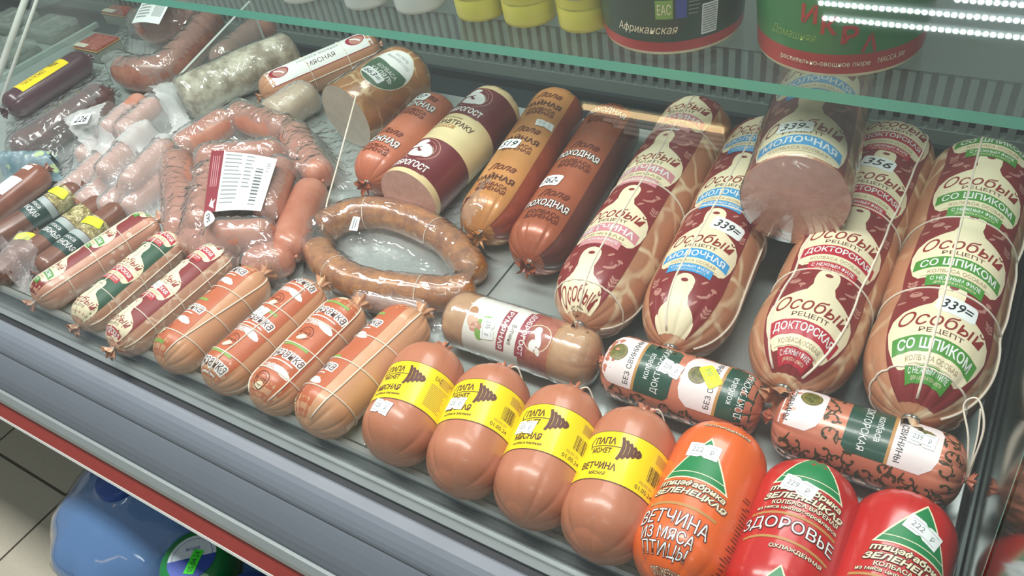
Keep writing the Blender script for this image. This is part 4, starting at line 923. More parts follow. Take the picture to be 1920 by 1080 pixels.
# ================================================================ PACKED GOODS ON THE LEFT
def cap_h(X, Y, c):
    (p, q, r) = c; p, q = np.array(p), np.array(q); d = q - p; l2 = d[0] ** 2 + d[1] ** 2 + 1e-12
    t = np.clip(((X - p[0]) * d[0] + (Y - p[1]) * d[1]) / l2, 0, 1)
    dist = np.hypot(X - p[0] - t * d[0], Y - p[1] - t * d[1]); z = p[2] + t * d[2]
    return np.where(dist < r, z + np.sqrt(np.maximum(r * r - dist * dist, 0)), -1)
class Drape:
    """film pulled over lying things: a height field that spans from one to the next and falls to the deck at its rim"""
    def __init__(s, poly, contents, step=0.004, slack=24, zmin=0.003, gap=0.0022, wr=0.0022, ws=38, seed=0, stretch=(1, 1), soft=0.02):
        poly = [Vector((p[0], p[1], 0)) for p in poly]; s.poly = poly
        x0 = min(p.x for p in poly); x1 = max(p.x for p in poly); y0 = min(p.y for p in poly); y1 = max(p.y for p in poly)
        nx = int((x1 - x0) / step) + 2; ny = int((y1 - y0) / step) + 2; s.x0, s.y0, s.st, s.nx, s.ny = x0, y0, step, nx, ny
        X, Y = np.meshgrid(x0 + step * np.arange(nx), y0 + step * np.arange(ny), indexing='ij')
        ins = np.zeros_like(X, bool); edge = np.full_like(X, 9.0); n = len(poly)
        for i in range(n):
            a, b = poly[i], poly[(i + 1) % n]
            cond = ((a.y > Y) != (b.y > Y)) & (X < (b.x - a.x) * (Y - a.y) / ((b.y - a.y) or 1e-9) + a.x); ins ^= cond
            d = b - a; t = np.clip(((X - a.x) * d.x + (Y - a.y) * d.y) / (d.x ** 2 + d.y ** 2), 0, 1); edge = np.minimum(edge, np.hypot(X - a.x - t * d.x, Y - a.y - t * d.y))
        H0 = np.full_like(X, zmin)
        for c in contents: H0 = np.maximum(H0, cap_h(X, Y, c) + gap)
        H = H0.copy()
        for _ in range(slack):
            A = H.copy(); A[1:-1, 1:-1] = (H[2:, 1:-1] + H[:-2, 1:-1] + H[1:-1, 2:] + H[1:-1, :-2]) / 4; H = np.maximum(H0, A)
        rim = np.clip(edge / soft, 0, 1); H = np.where(H0 > zmin + 0.001, H, zmin + (H - zmin) * rim)
        for i in range(nx):
            for j in range(ny):
                if ins[i, j]:
                    v = Vector((X[i, j] * stretch[0], Y[i, j] * stretch[1], seed * 7.3))
                    H[i, j] += wr * (1 - 2.2 * abs(noise.noise(v * ws))) * 0.7 + wr * 0.8 * (1 - 2 * abs(noise.noise(v * ws * 2.3 + Vector((5, 5, 5))))) + wr * 0.4 * noise.noise(v * ws * 5)
        s.H = np.maximum(H, 0.0025); s.ins = ins
    def z(s, x, y):
        i = min(max((x - s.x0) / s.st, 0), s.nx - 1.001); j = min(max((y - s.y0) / s.st, 0), s.ny - 1.001)
        a, b = int(i), int(j); u, v = i - a, j - b; H = s.H
        return float(H[a, b] * (1 - u) * (1 - v) + H[a + 1, b] * u * (1 - v) + H[a, b + 1] * (1 - u) * v + H[a + 1, b + 1] * u * v)
    def mesh(s):
        idx = {}; V = []; Fc = []
        def g(i, j):
            if (i, j) not in idx: idx[(i, j)] = len(V); V.append((s.x0 + i * s.st, s.y0 + j * s.st, float(s.H[i, j])))
            return idx[(i, j)]
        for i in range(s.nx - 1):
            for j in range(s.ny - 1):
                if s.ins[i, j] and s.ins[i + 1, j] and s.ins[i, j + 1] and s.ins[i + 1, j + 1]: Fc.append((g(i, j), g(i + 1, j), g(i + 1, j + 1), g(i, j + 1)))
        return V, Fc
    def quad_surf(s, c, smooth=False):
        """c: world corners (bl, br, tr, tl); returns surf(x,y,h) for x,y in 0..1 lying on the film"""
        zc = [s.z(p.x, p.y) for p in c]; bl = lambda x, y: (zc[0] * (1 - x) + zc[1] * x) * (1 - y) + (zc[3] * (1 - x) + zc[2] * x) * y
        q = lambda x, y: (c[0] * (1 - x) + c[1] * x) * (1 - y) + (c[3] * (1 - x) + c[2] * x) * y
        up = max(s.z(q(i / 10, j / 10).x, q(i / 10, j / 10).y) - bl(i / 10, j / 10) - 0.004 * (1 - (i / 5 - 1) ** 2) for i in range(11) for j in range(11))
        if smooth == 'flat':
            zt_ = max(s.z(q(i / 6, j / 6).x, q(i / 6, j / 6).y) for i in range(7) for j in range(7)); zb = bl(.5, .5); zt_ = max(zb, zt_ - 0.006)
            return lambda x, y, h: Vector((q(x, y).x, q(x, y).y, zt_ + 0.001 + h))
        if smooth: return lambda x, y, h: Vector((q(x, y).x, q(x, y).y, bl(x, y) + max(up, 0) + 0.004 * (1 - (2 * x - 1) ** 2) + 0.0012 + h))
        def f(x, y, h):
            p = (c[0] * (1 - x) + c[1] * x) * (1 - y) + (c[3] * (1 - x) + c[2] * x) * y
            z = max(s.z(p.x + dx, p.y + dy) for dx in (-.006, 0, .006) for dy in (-.006, 0, .006)); return Vector((p.x, p.y, z + 0.0012 + h))
        return f
def pxpoly(pts, z): return [P(x, y, z) for x, y in pts]
def jag(poly, n=5, a=0.004, seed=0):
    rd = random.Random(seed); out = []
    for i in range(len(poly)):
        p, q = poly[i], poly[(i + 1) % len(poly)]
        for k in range(n): out.append(p.lerp(q, k / n) + Vector((rd.uniform(-a, a), rd.uniform(-a, a), 0)))
    return out
def link(name, a, b, za, zb, R, mat, lab, group, seed=0, cat='sausage', p=2.3, bend=0.0, nth=36):
    lf = Loaf(P(*a, za), P(*b, zb), R, cf=0.95, cb=0.95, p=p, pleat=(0.12, 0.12), npl=8, lump=0.008, seed=seed, bend=bend)
    th = Thing(name, lf.base(), lab, cat, group); V, Fc = lf.mesh(nth); th.part('casing', V, Fc, mat)
    g = G()
    for e in (0, 1):
        c = lf.A if e == 0 else lf.B; d = -lf.a if e == 0 else lf.a
        g.tube([c - d * 0.002, c + d * 0.002, c + d * 0.005], lambda t: 0.0022 + 0.0012 * t, 7)
    th.part('twisted_end', g.V, g.F, mat)
    return lf, th, (tuple(lf.A + lf.a * R * .8), tuple(lf.B - lf.a * R * .8), R)

# ---- clear bag of thick sausages with the maroon and white paper label
sard_m = mottled('rosy_link_casing', 'b4705a', 'c48972', 25, 0.32, bump=0, coat=0.4)
S = [((332, 284), (436, 220), .0285, 'in the top left of the ring'), ((440, 212), (545, 248), .0285, 'at the top of the ring'), ((548, 246), (605, 338), .0285, 'at the upper right of the ring'),
     ((590, 348), (536, 482), .0285, 'at the right of the ring, uncovered by the bag'), ((552, 482), (455, 506), .0285, 'at the bottom right of the ring'), ((432, 496), (352, 444), .0285, 'at the bottom left of the ring'),
     ((342, 446), (330, 296), .0285, 'at the left of the ring'), ((372, 300), (530, 288), .052, 'inside the ring above the paper label'), ((532, 308), (500, 408), .052, 'inside the ring right of the paper label'),
     ((392, 444), (514, 440), .052, 'inside the ring below the paper label'), ((398, 318), (376, 432), .052, 'inside the ring under the maroon label edge'), ((430, 390), (500, 330), .026, 'in the middle of the ring under the paper label')]
cont = []
for i, (a, b, z, w_) in enumerate(S):
    lf, th, c = link('thick_sausage', a, b, z, z, 0.0285 if i < 7 else 0.026, sard_m, 'thick rosy sausage ' + w_, 'thick sausages in the clear bag', seed=200 + i, bend=0.004 if i < 7 else 0.002); cont.append(c)
pol = jag(pxpoly([(300, 410), (308, 300), (345, 225), (420, 178), (500, 172), (580, 205), (640, 240), (700, 282), (692, 330), (660, 352), (600, 345), (565, 372), (545, 430), (535, 490), (545, 540), (450, 535), (360, 500), (318, 455)], 0.012), 4, 0.003, 1)
dr = Drape(pol, cont, step=0.0036, slack=14, wr=0.0024, ws=42, seed=1)
bag = Thing('clear_sausage_bag', (dr.poly[0].lerp(dr.poly[len(dr.poly) // 2], .5)), 'crinkled clear plastic bag over the ring of thick sausages', 'bag')
filmc = film('crinkly_clear_film', haze=0.10, rough=0.07, gloss=3.0, bump=0.9, bscale=24, ior=1.55)
V, Fc = dr.mesh(); bag.part('film', V, Fc, filmc)
q = [P(386, 404, .075), P(490, 398, .075), P(528, 318, .075), P(404, 297, .075)]
pr = Print(dr.quad_surf(q, True), 0.04, 0.05, h0=0.0006, dh=0.00018); pr.rect(0.0, 0, 1, 1, paper, 0); pr.rect(-0.02, 0, 0.20, 1.02, plain('label_maroon', '8a2a38', 0.45), 1)
rd = random.Random(3)
for i in range(13):
    y = 0.95 - 0.068 * i; x1 = 0.24 + 0.30 * rd.uniform(.8, 1); pr.rect(0.24, y - .012, x1, y + .010, greyink, 1)
    if i < 9: pr.rect(0.57, y - .012, 0.57 + .14 * rd.uniform(.7, 1), y + .010, greyink, 1)
for i in range(12): y = .10 + .058 * i; pr.rect(0.745, y, 0.86, y + rd.choice((.016, .03)), plain('barcode_grey', '5f6666', .5), 1)
pr.text('1,150', 0.92, 0.80, 0.16, 0.06, ink, 1, rot=PI / 2)
for i in range(4): pr.rect(0.03 + .035 * i, 0.40, 0.045 + .035 * i, 0.92, plain('label_rose', 'c58a90', .45), 2)
pr.poly([(0.06, 0.10), (0.10, 0.22), (0.12, 0.16), (0.17, 0.20), (0.14, 0.12), (0.16, 0.05), (0.10, 0.08)], white, 2)
pr.build(bag, 'paper_label', label='white paper label with maroon edge')
q = [P(397, 458, .06), P(416, 452, .06), P(411, 417, .06), P(394, 422, .06)]
pr = Print(dr.quad_surf(q, True), 0.1, 0.1, h0=0.001, dh=0.0002); pr.ell(.5, .5, .55, .52, paper, 0, 24); pr.text('565', .5, .5, .62, .34, ink, 1, bold=0.02, rot=PI / 2 + .1); pr.build(bag, 'price_sticker')
g = G()
g.tube(spline([P(668, 178, .118), P(652, 238, .098), P(630, 320, .070), P(612, 385, .048), P(604, 432, .034)], 6), 0.0013, 8)
tagm(mk('white_twine', g.V, g.F, twine_m, base=P(604, 432, .034)), 'single white string running from the cut pale ham down over the bag', 'string')

# ---- vacuum pack with two curved smoked sausages
ring_m = mottled('smoked_golden_casing', '8f4f20', 'c27f36', 55, 0.30, bump=0.5, bdist=0.002, coat=0.5, spots=('c99a5c', 95, 0.12))
def curved(name, pts, z, R, mat, lab, group=None, seed=0):
    pa = spline([P(x, y, z) for x, y in pts], 9); base = pa[len(pa) // 2] - Vector((0, 0, R)); th = Thing(name, base, lab, 'sausage', group)
    def rf(t): e = min(t, 1 - t) * (len(pa) * 0.006) / R; return R * (min(1, max(0.02, 1 - (1 - min(e, 1)) ** 2.2)) ** .5) * (1 + .03 * math.sin(t * 23 + seed))
    g = G().tube(pa, rf, 30); th.part('casing', g.V, g.F, mat)
    return pa, th
pa1, t1 = curved('curved_smoked_sausage', [(602, 432), (640, 410), (690, 399), (754, 408), (820, 438), (866, 478), (892, 520)], .0245, .0245, ring_m, 'golden smoked sausage curved upward, far half of the vacuum pack', 'curved smoked sausages', 1)
pa2, t2 = curved('curved_smoked_sausage', [(594, 462), (610, 492), (650, 522), (700, 538), (760, 546), (830, 552), (893, 540)], .0240, .0240, ring_m, 'golden smoked sausage curved downward, near half of the vacuum pack', 'curved smoked sausages', 2)
g = G()
for pa, ks in ((pa1, (18, 36)), (pa2, (14, 40))):
    for k in ks:
        c = pa[k]; d = (pa[k + 1] - pa[k - 1]).normalized(); e = d.cross(UP); g = G()
        g.tube([c + (UP * math.cos(t) + e * math.sin(t)) * .0253 for t in [2 * PI * i / 24 for i in range(25)]], .0007, 5); (t1 if pa is pa1 else t2).part('twine_loop', g.V, g.F, twine_m)
g = G(); q = [(pa1[8] + d_) for d_ in (Vector((0, 0, 0)),)]
cont = [(tuple(pa[i]), tuple(pa[i + 3]), .0245) for pa in (pa1, pa2) for i in range(0, len(pa) - 3, 3)]
pol = jag(pxpoly([(578, 470), (588, 420), (650, 372), (735, 362), (820, 385), (905, 400), (932, 450), (966, 491), (912, 512), (905, 560), (862, 600), (838, 634), (780, 612), (700, 588), (640, 566), (560, 530)], 0.004), 3, 0.002, 2)
dr2 = Drape(pol, cont, step=0.0036, slack=10, wr=0.0016, ws=50, seed=2, gap=0.0012)
vp = Thing('vacuum_pack', Vector((-.68, .6, .002)), 'clear vacuum pouch around the two curved golden sausages', 'package')
filmv = film('vacuum_film', haze=0.07, rough=0.06, gloss=3.0, bump=0.6, bscale=22, aniso=(0.6, 1.3, 1), ior=1.55)
V, Fc = dr2.mesh(); vp.part('pouch', V, Fc, filmv)
q = [P(649, 418, .05), P(665, 420, .05), P(671, 394, .05), P(658, 392, .05)]
pr = Print(dr2.quad_surf(q, 'flat'), 0.2, 0.2, h0=0.0008); pr.rect(0, 0, 1, 1, paper, 0); pr.rect(.25, .1, .4, .9, greyink, 1); pr.rect(.55, .2, .68, .8, greyink, 1); pr.build(vp, 'price_sticker')
# pale sausage in a second pouch just in front of it
lf, th, c = link('pale_sausage', (668, 556), (806, 588), .017, .017, .017, mottled('pale_mauve_casing', '9d7c70', 'ad8c80', 40, .4, bump=0), 'pale mauve sausage in the flat pouch below the vacuum pack', None, seed=230)
d3 = Drape(jag(pxpoly([(600, 552), (680, 560), (770, 585), (845, 600), (830, 636), (770, 606), (680, 598), (625, 580)], 0.003), 3, .002, 5), [c], step=0.004, slack=6, wr=.0018, ws=45, seed=5)
V, Fc = d3.mesh(); tagm(mk('flat_pouch', V, Fc, filmv, base=Vector((-.66, .53, .002))), 'flat clear pouch over the pale sausage, near the netted ones', 'package')
# film twisted round the front ends of the back-row sausages
d4 = Drape(jag(pxpoly([(815, 395), (850, 365), (905, 370), (938, 400), (930, 455), (890, 470), (840, 440)], 0.02), 3, .003, 6), [(tuple(n519[0].A + n519[0].a * .03), tuple(n519[0].A + n519[0].a * .06), .0410)], step=0.004, slack=8, wr=.0035, ws=40, seed=6, gap=.002)
V, Fc = d4.mesh(); tagm(mk('film_scrap', V, Fc, filmc, base=Vector((-.6, .7, .003))), 'crumpled clear film over the front end of the golden sausage', 'film')

# ---- milky bag of frankfurters with price 226
frank = mottled('frankfurter_casing', 'b87560', 'c68d78', 30, 0.36, bump=0, coat=0.3)
cont = []
for i, (a, b, z) in enumerate([((112, 372), (232, 268), .019), ((150, 388), (265, 290), .019), ((192, 398), (300, 300), .019), ((235, 398), (330, 320), .019), ((150, 300), (255, 205), .019), ((198, 250), (268, 184), .054), ((226, 254), (296, 192), .054), ((190, 330), (280, 240), .050), ((235, 350), (318, 268), .050)]):
    lf, th, c = link('frankfurter', a, b, z, z, .0185, frank, ['short frankfurter at the near left bottom of the milky bag', 'second frankfurter along the near bottom of the milky bag', 'third frankfurter along the near bottom of the milky bag', 'frankfurter at the near right bottom of the milky bag', 'frankfurter deep at the far side of the milky bag', 'bare frankfurter at the bag opening, left of two', 'bare frankfurter at the bag opening, right of two', 'frankfurter lying on top under the milky film, left one', 'frankfurter lying on top under the milky film, right one'][i], 'frankfurters in the milky bag', seed=240 + i); cont.append(c)
milky = film('milky_bag_film', haze=0.50, rough=0.25, gloss=0.8, bump=0.35, bscale=30, hazecol=(0.78, 0.80, 0.80)); milky2 = film('thin_bag_film', haze=0.30, rough=0.12, gloss=2.0, bump=0.6, bscale=45)
pol = jag(pxpoly([(98, 330), (130, 250), (205, 240), (262, 240), (330, 200), (352, 250), (345, 330), (318, 395), (270, 408), (180, 400), (110, 372)], 0.02), 3, .003, 7)
d5 = Drape(pol, cont, step=0.004, slack=20, wr=.0026, ws=28, seed=7)
mb = Thing('milky_bag', Vector((-1.36, .66, .003)), 'milky white bag of frankfurters with handwritten price 226', 'bag')
V, Fc = d5.mesh(); mb.part('near_film', V, Fc, milky2)
pol = pxpoly([(128, 232), (165, 212), (205, 195), (235, 172), (270, 158), (318, 163), (345, 190), (356, 225), (350, 272), (318, 292), (270, 296), (215, 300), (165, 285), (138, 262), (128, 232)], 0.04) + pxpoly([(188, 242), (212, 248), (246, 246), (284, 230), (304, 206), (290, 182), (256, 172), (222, 192), (188, 242)], 0.062)
d6 = Drape(pol, cont + [(tuple(P(150, 250, .045)), tuple(P(320, 190, .045)), .03)], step=0.004, slack=26, wr=.0034, ws=26, seed=8, gap=.006, zmin=.02, soft=.012)
V, Fc = d6.mesh(); mb.part('folded_mouth', V, Fc, milky, label='folded milky bag mouth')
q = [P(142, 252, .06), P(173, 249, .06), P(182, 229, .06), P(151, 233, .06)]
pr = Print(d6.quad_surf(q, 'flat'), 0.2, 0.2, h0=0.001, dh=.0002); pr.rect(0, 0, 1, 1, paper, 0); pr.text('226', .5, .5, .75, .62, ink, 1, bold=.012, shear=.3); pr.build(mb, 'price_sticker')

# ---- dark smoked sausages at the far left
darks = mottled('dark_smoked_casing', '3d2226', '6b3d38', 38, .35, bump=.4, bdist=.002, coat=.4)
lf, th = simple_loaf('dark_smoked_sausage', *tips((28, 292), (208, 172), .032, .9, .9), .032, darks, 'dark purple-brown smoked sausage in film, nearest of the dark ones', group='dark smoked sausages', tails=(.8, .6), cf=.9, cb=.9, lump=.015, seed=301)
c1 = (tuple(lf.A + lf.a * .02), tuple(lf.B - lf.a * .02), .032)
A, B = tips((14, 222), (172, 120), .030, .9, .9); A.z = B.z = .030
lf, th = simple_loaf('dark_smoked_sausage', A + Vector((-.035, .02, 0)), B + Vector((-.035, .02, 0)), .030, plain('plum_casing', '4b2a35', .3, coat=.5), 'plum sausage with a yellow label at the far left', group='dark smoked sausages', tails=(.8, .6), cf=.9, cb=.9, lump=.008, seed=302, roll=-.15)
pr = Print(lf.P, .006, .01); pr.rect(-.022, .040, .026, .165, yellow, 0); lines(pr, -.015, .05, .01, .10, 7, gold_p, 1); pr.text('ПАПА МОЖЕТ', .010, .085, .060, .010, brown, 2, rot=PI / 2)
for k in range(4): pr.ribbon([(-.012 + .006 * k, .130), (-.006 + .006 * k, .150)], .003, brown, 1)
pr.rect(-.020, .055, -.008, .085, white, 2); pr.build(th, 'label', label='yellow paper label')
c2 = (tuple(lf.A + lf.a * .02), tuple(lf.B - lf.a * .02), .030)
pol = jag(pxpoly([(0, 330), (0, 225), (40, 175), (120, 130), (190, 115), (228, 165), (200, 210), (140, 262), (120, 320), (70, 335), (40, 350)], .02), 4, .004, 9)
d7 = Drape(pol, [c1], step=.005, slack=20, wr=.003, ws=34, seed=9)
V, Fc = d7.mesh(); dw = Thing('film_wrapped_pack', Vector((-1.6, .68, .003)), 'crumpled clear film around the dark sausages at the far left', 'film'); dw.part('film', V, Fc, film('wrinkled_film', haze=.09, rough=.08, gloss=3, bump=1, bscale=26, aniso=(1, .4, 1)))
q = [P(125, 172, .065), P(140, 160, .065), P(118, 144, .065), P(108, 152, .065)]
pr = Print(d7.quad_surf(q, True), .2, .2, h0=.001); pr.rect(0, 0, 1, 1, paper, 0); pr.poly([(.3, 1), (1, 1), (1, .4)], tri_g, 1); pr.build(dw, 'paper_tag')
q = [P(150, 155, .065), P(162, 150, .065), P(168, 146, .065), P(156, 149, .065)]
pr = Print(d7.quad_surf(q, True), .2, .2, h0=.001); pr.rect(0, 0, 1, 1, paper, 0); pr.build(dw, 'white_tag')
# crumpled printed wrapper beside them
cr = mottled('crumpled_print_film', '8fa3ac', '5d7f8c', 35, .3, bump=.8, coat=.3, spots=('b9cf9a', 30, .25))
d8 = Drape(jag(pxpoly([(0, 300), (20, 250), (60, 262), (105, 285), (112, 330), (70, 345), (20, 350), (0, 345)], .015), 3, .004, 10), [(tuple(P(10, 310, .018)), tuple(P(95, 310, .018)), .02)], step=.004, slack=16, wr=.006, ws=45, seed=10)
V, Fc = d8.mesh(); tagm(mk('crumpled_wrapper', V, Fc, cr, base=Vector((-1.52, .6, .003))), 'crumpled blue and pale green wrapper beside the dark sausages', 'wrapper')

# ---- brown sausages with dark green paper bands, foil necks and neon tags
brn = mottled('brown_smoked_casing', '6a3f33', '80523f', 30, .3, bump=.1, coat=.5); foil = mottled('gold_foil', '8f8040', 'e6dcae', 110, .18, bump=1.0, bdist=.006); foil.node_tree.nodes['Principled BSDF'].inputs['Metallic'].default_value = .8
bandg = plain('deep_green_band', '16403c', .4, coat=.3); bandw = plain('band_grey', 'a9b4b4', .4, coat=.3)
cont = []
for i, (a, b, tx, tag_) in enumerate([((-40, 466), (152, 352), 'БРЯНСКАЯ', True), ((36, 492), (200, 376), 'ГОВЯЖЬЯ', False), ((72, 512), (232, 388), 'ВЕРЕНСКАЯ', True), ((-10, 530), (70, 440), '', True)]):
    Rr = .0205
    lab = ['brown sausage with green band and gold foil, leftmost, neon tag on the foil', 'brown sausage with green band and gold foil, the middle of three', 'brown sausage with green band and gold foil, beside the flecked netted one', 'brown sausage end under clear film at the left front edge, neon tag'][i]
    A, B = tips(a, b, Rr, .9, .9); lf, th = simple_loaf('banded_smoked_sausage', A, B, Rr, brn, lab, group='brown sausages with green bands', tails=(.6, .6), cf=.9, cb=.9, lump=.006, seed=310 + i, roll=.2)
    cont.append((tuple(lf.A + lf.a * .015), tuple(lf.B - lf.a * .015), Rr)); W = PI * Rr
    if i < 3:
        pr = Print(lf.P, .005, .01); y0 = (.085, .050, .042)[i]; pr.rect(-W, y0, W, y0 + .034, bandg, 0); pr.rect(-W, y0 + .034, W, y0 + .046, bandw, 0)
        pr.text('колбаса', -.002, y0 + .027, .030, .007, white, 2); pr.text(tx, 0, y0 + .014, .044, .0105, white, 2, bold=.015); pr.build(th, 'paper_band', label='dark green paper band')
        g = G(); nn = 40; V = []; Fc = []
        for k in range(10):
            for j in range(nn): t = 2 * PI * j / nn; V.append(lf.Pt(t, y0 + .047 + .004 * k, .0007 + .0009 * abs(noise.noise(Vector((t * 3, k * 1.3, i))))))
        for k in range(9):
            for j in range(nn): Fc.append((k * nn + j, k * nn + (j + 1) % nn, (k + 1) * nn + (j + 1) % nn, (k + 1) * nn + j))
        th.part('foil_neck', V, Fc, foil, label='crinkled gold foil')
    if tag_: sticker(lf.P, th, .004, (.152, 0, .112, .085)[i] if i != 1 else 0, .030, .017, '', .3, mat=neon, name='date_sticker', h0=.0030)
d9 = Drape(jag(pxpoly([(-30, 520), (0, 462), (40, 450), (80, 470), (100, 495), (75, 552), (20, 535)], .01), 3, .003, 11), [(c[0], c[1], c[2]) for c in cont], step=.004, slack=12, wr=.002, ws=45, seed=11)
V, Fc = d9.mesh(); tagm(mk('film_sheet', V, Fc, film('rosy_film', haze=.25, rough=.18, bump=.6, bscale=60, hazecol=(.72, .62, .62)), base=Vector((-1.3, .42, .003))), 'pinkish clear film over the brown sausage tips at the left front edge', 'film')
# reddish sausage with a big white label at the very left
A, B = tips((-60, 430), (88, 318), .027, .9, .9); lf, th = simple_loaf('reddish_smoked_sausage', A, B, .027, mottled('red_brown_casing', '7b4634', '945a44', 30, .32, bump=.1, coat=.4), 'reddish brown sausage with a large white label at the left edge', tails=(.6, .6), cf=.9, cb=.9, lump=.006, seed=320, roll=.1)
pr = Print(lf.P, .006, .01); pr.rect(-.022, .072, .016, .118, paper, 0); pr.rect(-.024, .140, .008, .160, paper, 0); pr.build(th, 'paper_label')

# ---- far row: pack of ring sausage, marbled roll, labelled sausage, cut pale ham
A = P(228, 138, .034); ringm2 = mottled('rosy_smoked_casing', '8f5546', 'a96e58', 30, .32, bump=.2, coat=.4)
pa, th = curved('folded_ring_sausage', [(225, 128), (262, 140), (310, 132), (350, 98), (385, 55), (405, 10), (410, -40)], .036, .036, ringm2, 'thick rosy ring sausage in a clear pack by the acrylic divider', None, 3)
pb, th_b = curved('folded_ring_sausage', [(268, 44), (300, 52), (338, 38), (362, 5), (380, -40)], .044, .036, ringm2, 'inner arm of a rosy ring sausage under the white label', None, 4)
cont = [(tuple(p_[i]), tuple(p_[i + 3]), .036) for p_ in (pa, pb) for i in range(0, len(p_) - 3, 3)]
pol = jag(pxpoly([(200, 100), (196, 140), (225, 162), (300, 168), (345, 148), (420, 70), (450, 10), (460, -50), (240, -60), (222, 20)], .02), 4, .003, 12)
d10 = Drape(pol, cont, step=.005, slack=14, wr=.003, ws=36, seed=12)
rp = Thing('clear_ring_pack', Vector((-1.6, 1.0, .003)), 'clear plastic pack with white label around the rosy ring sausage', 'package'); V, Fc = d10.mesh(); rp.part('film', V, Fc, film('pack_film', haze=.10, rough=.08, gloss=2.6, bump=.9, bscale=22))
q = [P(240, 30, .098), P(298, 46, .098), P(340, 8, .098), P(270, -14, .098)]
pr = Print(d10.quad_surf(q, True), .08, .08, h0=.001); pr.rect(0, 0, 1, 1, paper, 0); lines(pr, .08, .15, .55, .95, 8, greyink, 1, th=.02)
for k in range(8): pr.rect(.62 + .04 * k, .2, .64 + .04 * k, .55, greyink, 1)
pr.build(rp, 'paper_label')
A, B = tips((402, 128), (528, 28), .034, .9, .9); lf, th = simple_loaf('wrapped_smoked_sausage', A, B, .034, ringm2, 'dim reddish sausage in film, right of the divider behind the marbled roll', tails=(.6, .6), cf=.9, cb=.9, lump=.01, seed=329)
V, Fc = lf.mesh(56); th.part('cling_wrap', [v + (v - (lf.A + lf.a * ((v - lf.A).dot(lf.a)))).normalized() * (.003 + .002 * noise.noise(v * 40)) if (v - (lf.A + lf.a * ((v - lf.A).dot(lf.a)))).length > 1e-4 else v for v in V], Fc, film('pack_film'))
marb = mottled('marbled_pressed_meat', '8d7f63', 'd9d3bd', 34, .45, lo=.38, hi=.6, bump=.7, bdist=.006, coat=.3)
A, B = tips((338, 192), (556, 92), .042, .6, .7); A.z = B.z = .0445; lf, th = simple_loaf('marbled_meat_roll', A, B, .042, marb, 'pale marbled pressed-meat roll wrapped in film behind the milky bag', tails=(False, False), cf=.5, cb=.7, p=2.8, lump=.03, seed=330, pleat=(0, 0))
V, Fc = lf.mesh(64); th.part('cling_wrap', [v + (v - (lf.A + lf.a * ((v - lf.A).dot(lf.a)))).normalized() * (.003 + .002 * noise.noise(v * 40)) if (v - (lf.A + lf.a * ((v - lf.A).dot(lf.a)))).length > 1e-4 else v for v in V], Fc, film('pack_film'))
A, B = tips((490, 180), (712, 84), .036, .9, .9); lf, th = simple_loaf('white_label_sausage', A, B, .036, plain('pale_tan_skin', 'c08a6a', .36, coat=.3), 'tan sausage with a long white label edged in wine red', tails=(.6, .6), cf=.9, cb=.9, lump=.004, seed=331, roll=.35)
pr = Print(lf.P, .006, .01); pr.rect(-.030, .02, .022, lf.L - .02, white, 0); pr.rect(.022, .02, .0235, lf.L - .02, wine2, 1); pr.rect(-.0315, .02, -.030, lf.L - .02, wine2, 1)
for yy in (.045, lf.L - .05): pr.ell(-.004, yy, .014, .020, wine2, 1, 20); pr.ell(-.002, yy + .002, .011, .015, deco_m, 2, 18); pr.ribbon([(-.010, yy - .008), (-.004, yy + .002), (.004, yy + .008)], .004, white, 3)
pr.text('колбаса вареная', -.008, lf.L / 2, .09, .009, greyink, 1, rot=PI / 2); pr.text('МЯСНАЯ', .008, lf.L / 2, .06, .010, txt_dk, 1, rot=PI / 2); pr.build(th, 'label', label='white label edged in wine red')
net(lf, th, [(1.1, 1.1)], [(.10, .0), (.18, .0)], .0009)
amber = veined('amber_veined_casing', 'c07e38', 'e6c692', 34, .055, rough=.34, dark='8a5528')
A = P(650, 222, .056); B = P(806, 118, .056); A.z = B.z = .060; R = .059
lf = Loaf(A, B - (B - A).normalized() * .03, R, cf=.02, cb=.75, cut=True, pleat=(0, .06), lump=.006, seed=332, roll=.42)
th = Thing('cut_amber_ham', lf.base(), 'amber ham with a pale cut face and an oval green and white label', 'ham'); V, Fc = lf.mesh(); th.part('casing', V, Fc, amber); cutface(lf, th, mottled('pale_meat_face', 'b4aa9b', 'c0b6a8', 70, .5, bump=.1))
pr = Print(lf.P, .006, .008); cx, cy = .004, lf.L * .52
pr.ell(cx, cy, .042, .052, cream, 0, 32); pr.ell(cx, cy, .0405, .0505, white, 1, 32)
pr.poly([(cx + .0405 * math.cos(a), cy + .0505 * math.sin(a)) for a in [PI + PI * i / 20 for i in range(21)]] + [(cx + .036, cy + .012), (cx, cy + .006), (cx - .036, cy + .012)], plain('forest_print', '2c5a35', .4), 2)
pr.text('БЕЗ СВИНИНЫ', cx, cy + .026, .050, .006, greyink, 3, rot=PI); pr.text('ХАЛЯЛЬ', cx, cy + .036, .03, .006, greyink, 3)
pr.text('КОЛБАСА', cx + .004, cy - .006, .044, .008, white, 4); pr.text('ХАЛЯЛЬ', cx + .002, cy - .018, .050, .0095, white, 4, bold=.01); pr.build(th, 'label', label='oval label, white above and dark green below')
sticker(lf.P, th, cx - .006, cy - .031, .044, .018, '663=', -.08, marker=True, h0=.0016)
V, Fc = lf.mesh(72); th.part('cling_wrap', [v + (v - (lf.A + lf.a * ((v - lf.A).dot(lf.a)))).normalized() * (.0032 + .002 * noise.noise(v * 40)) for v in V[:-72]], [f for f in Fc if max(f) < len(V) - 72], wrapf)
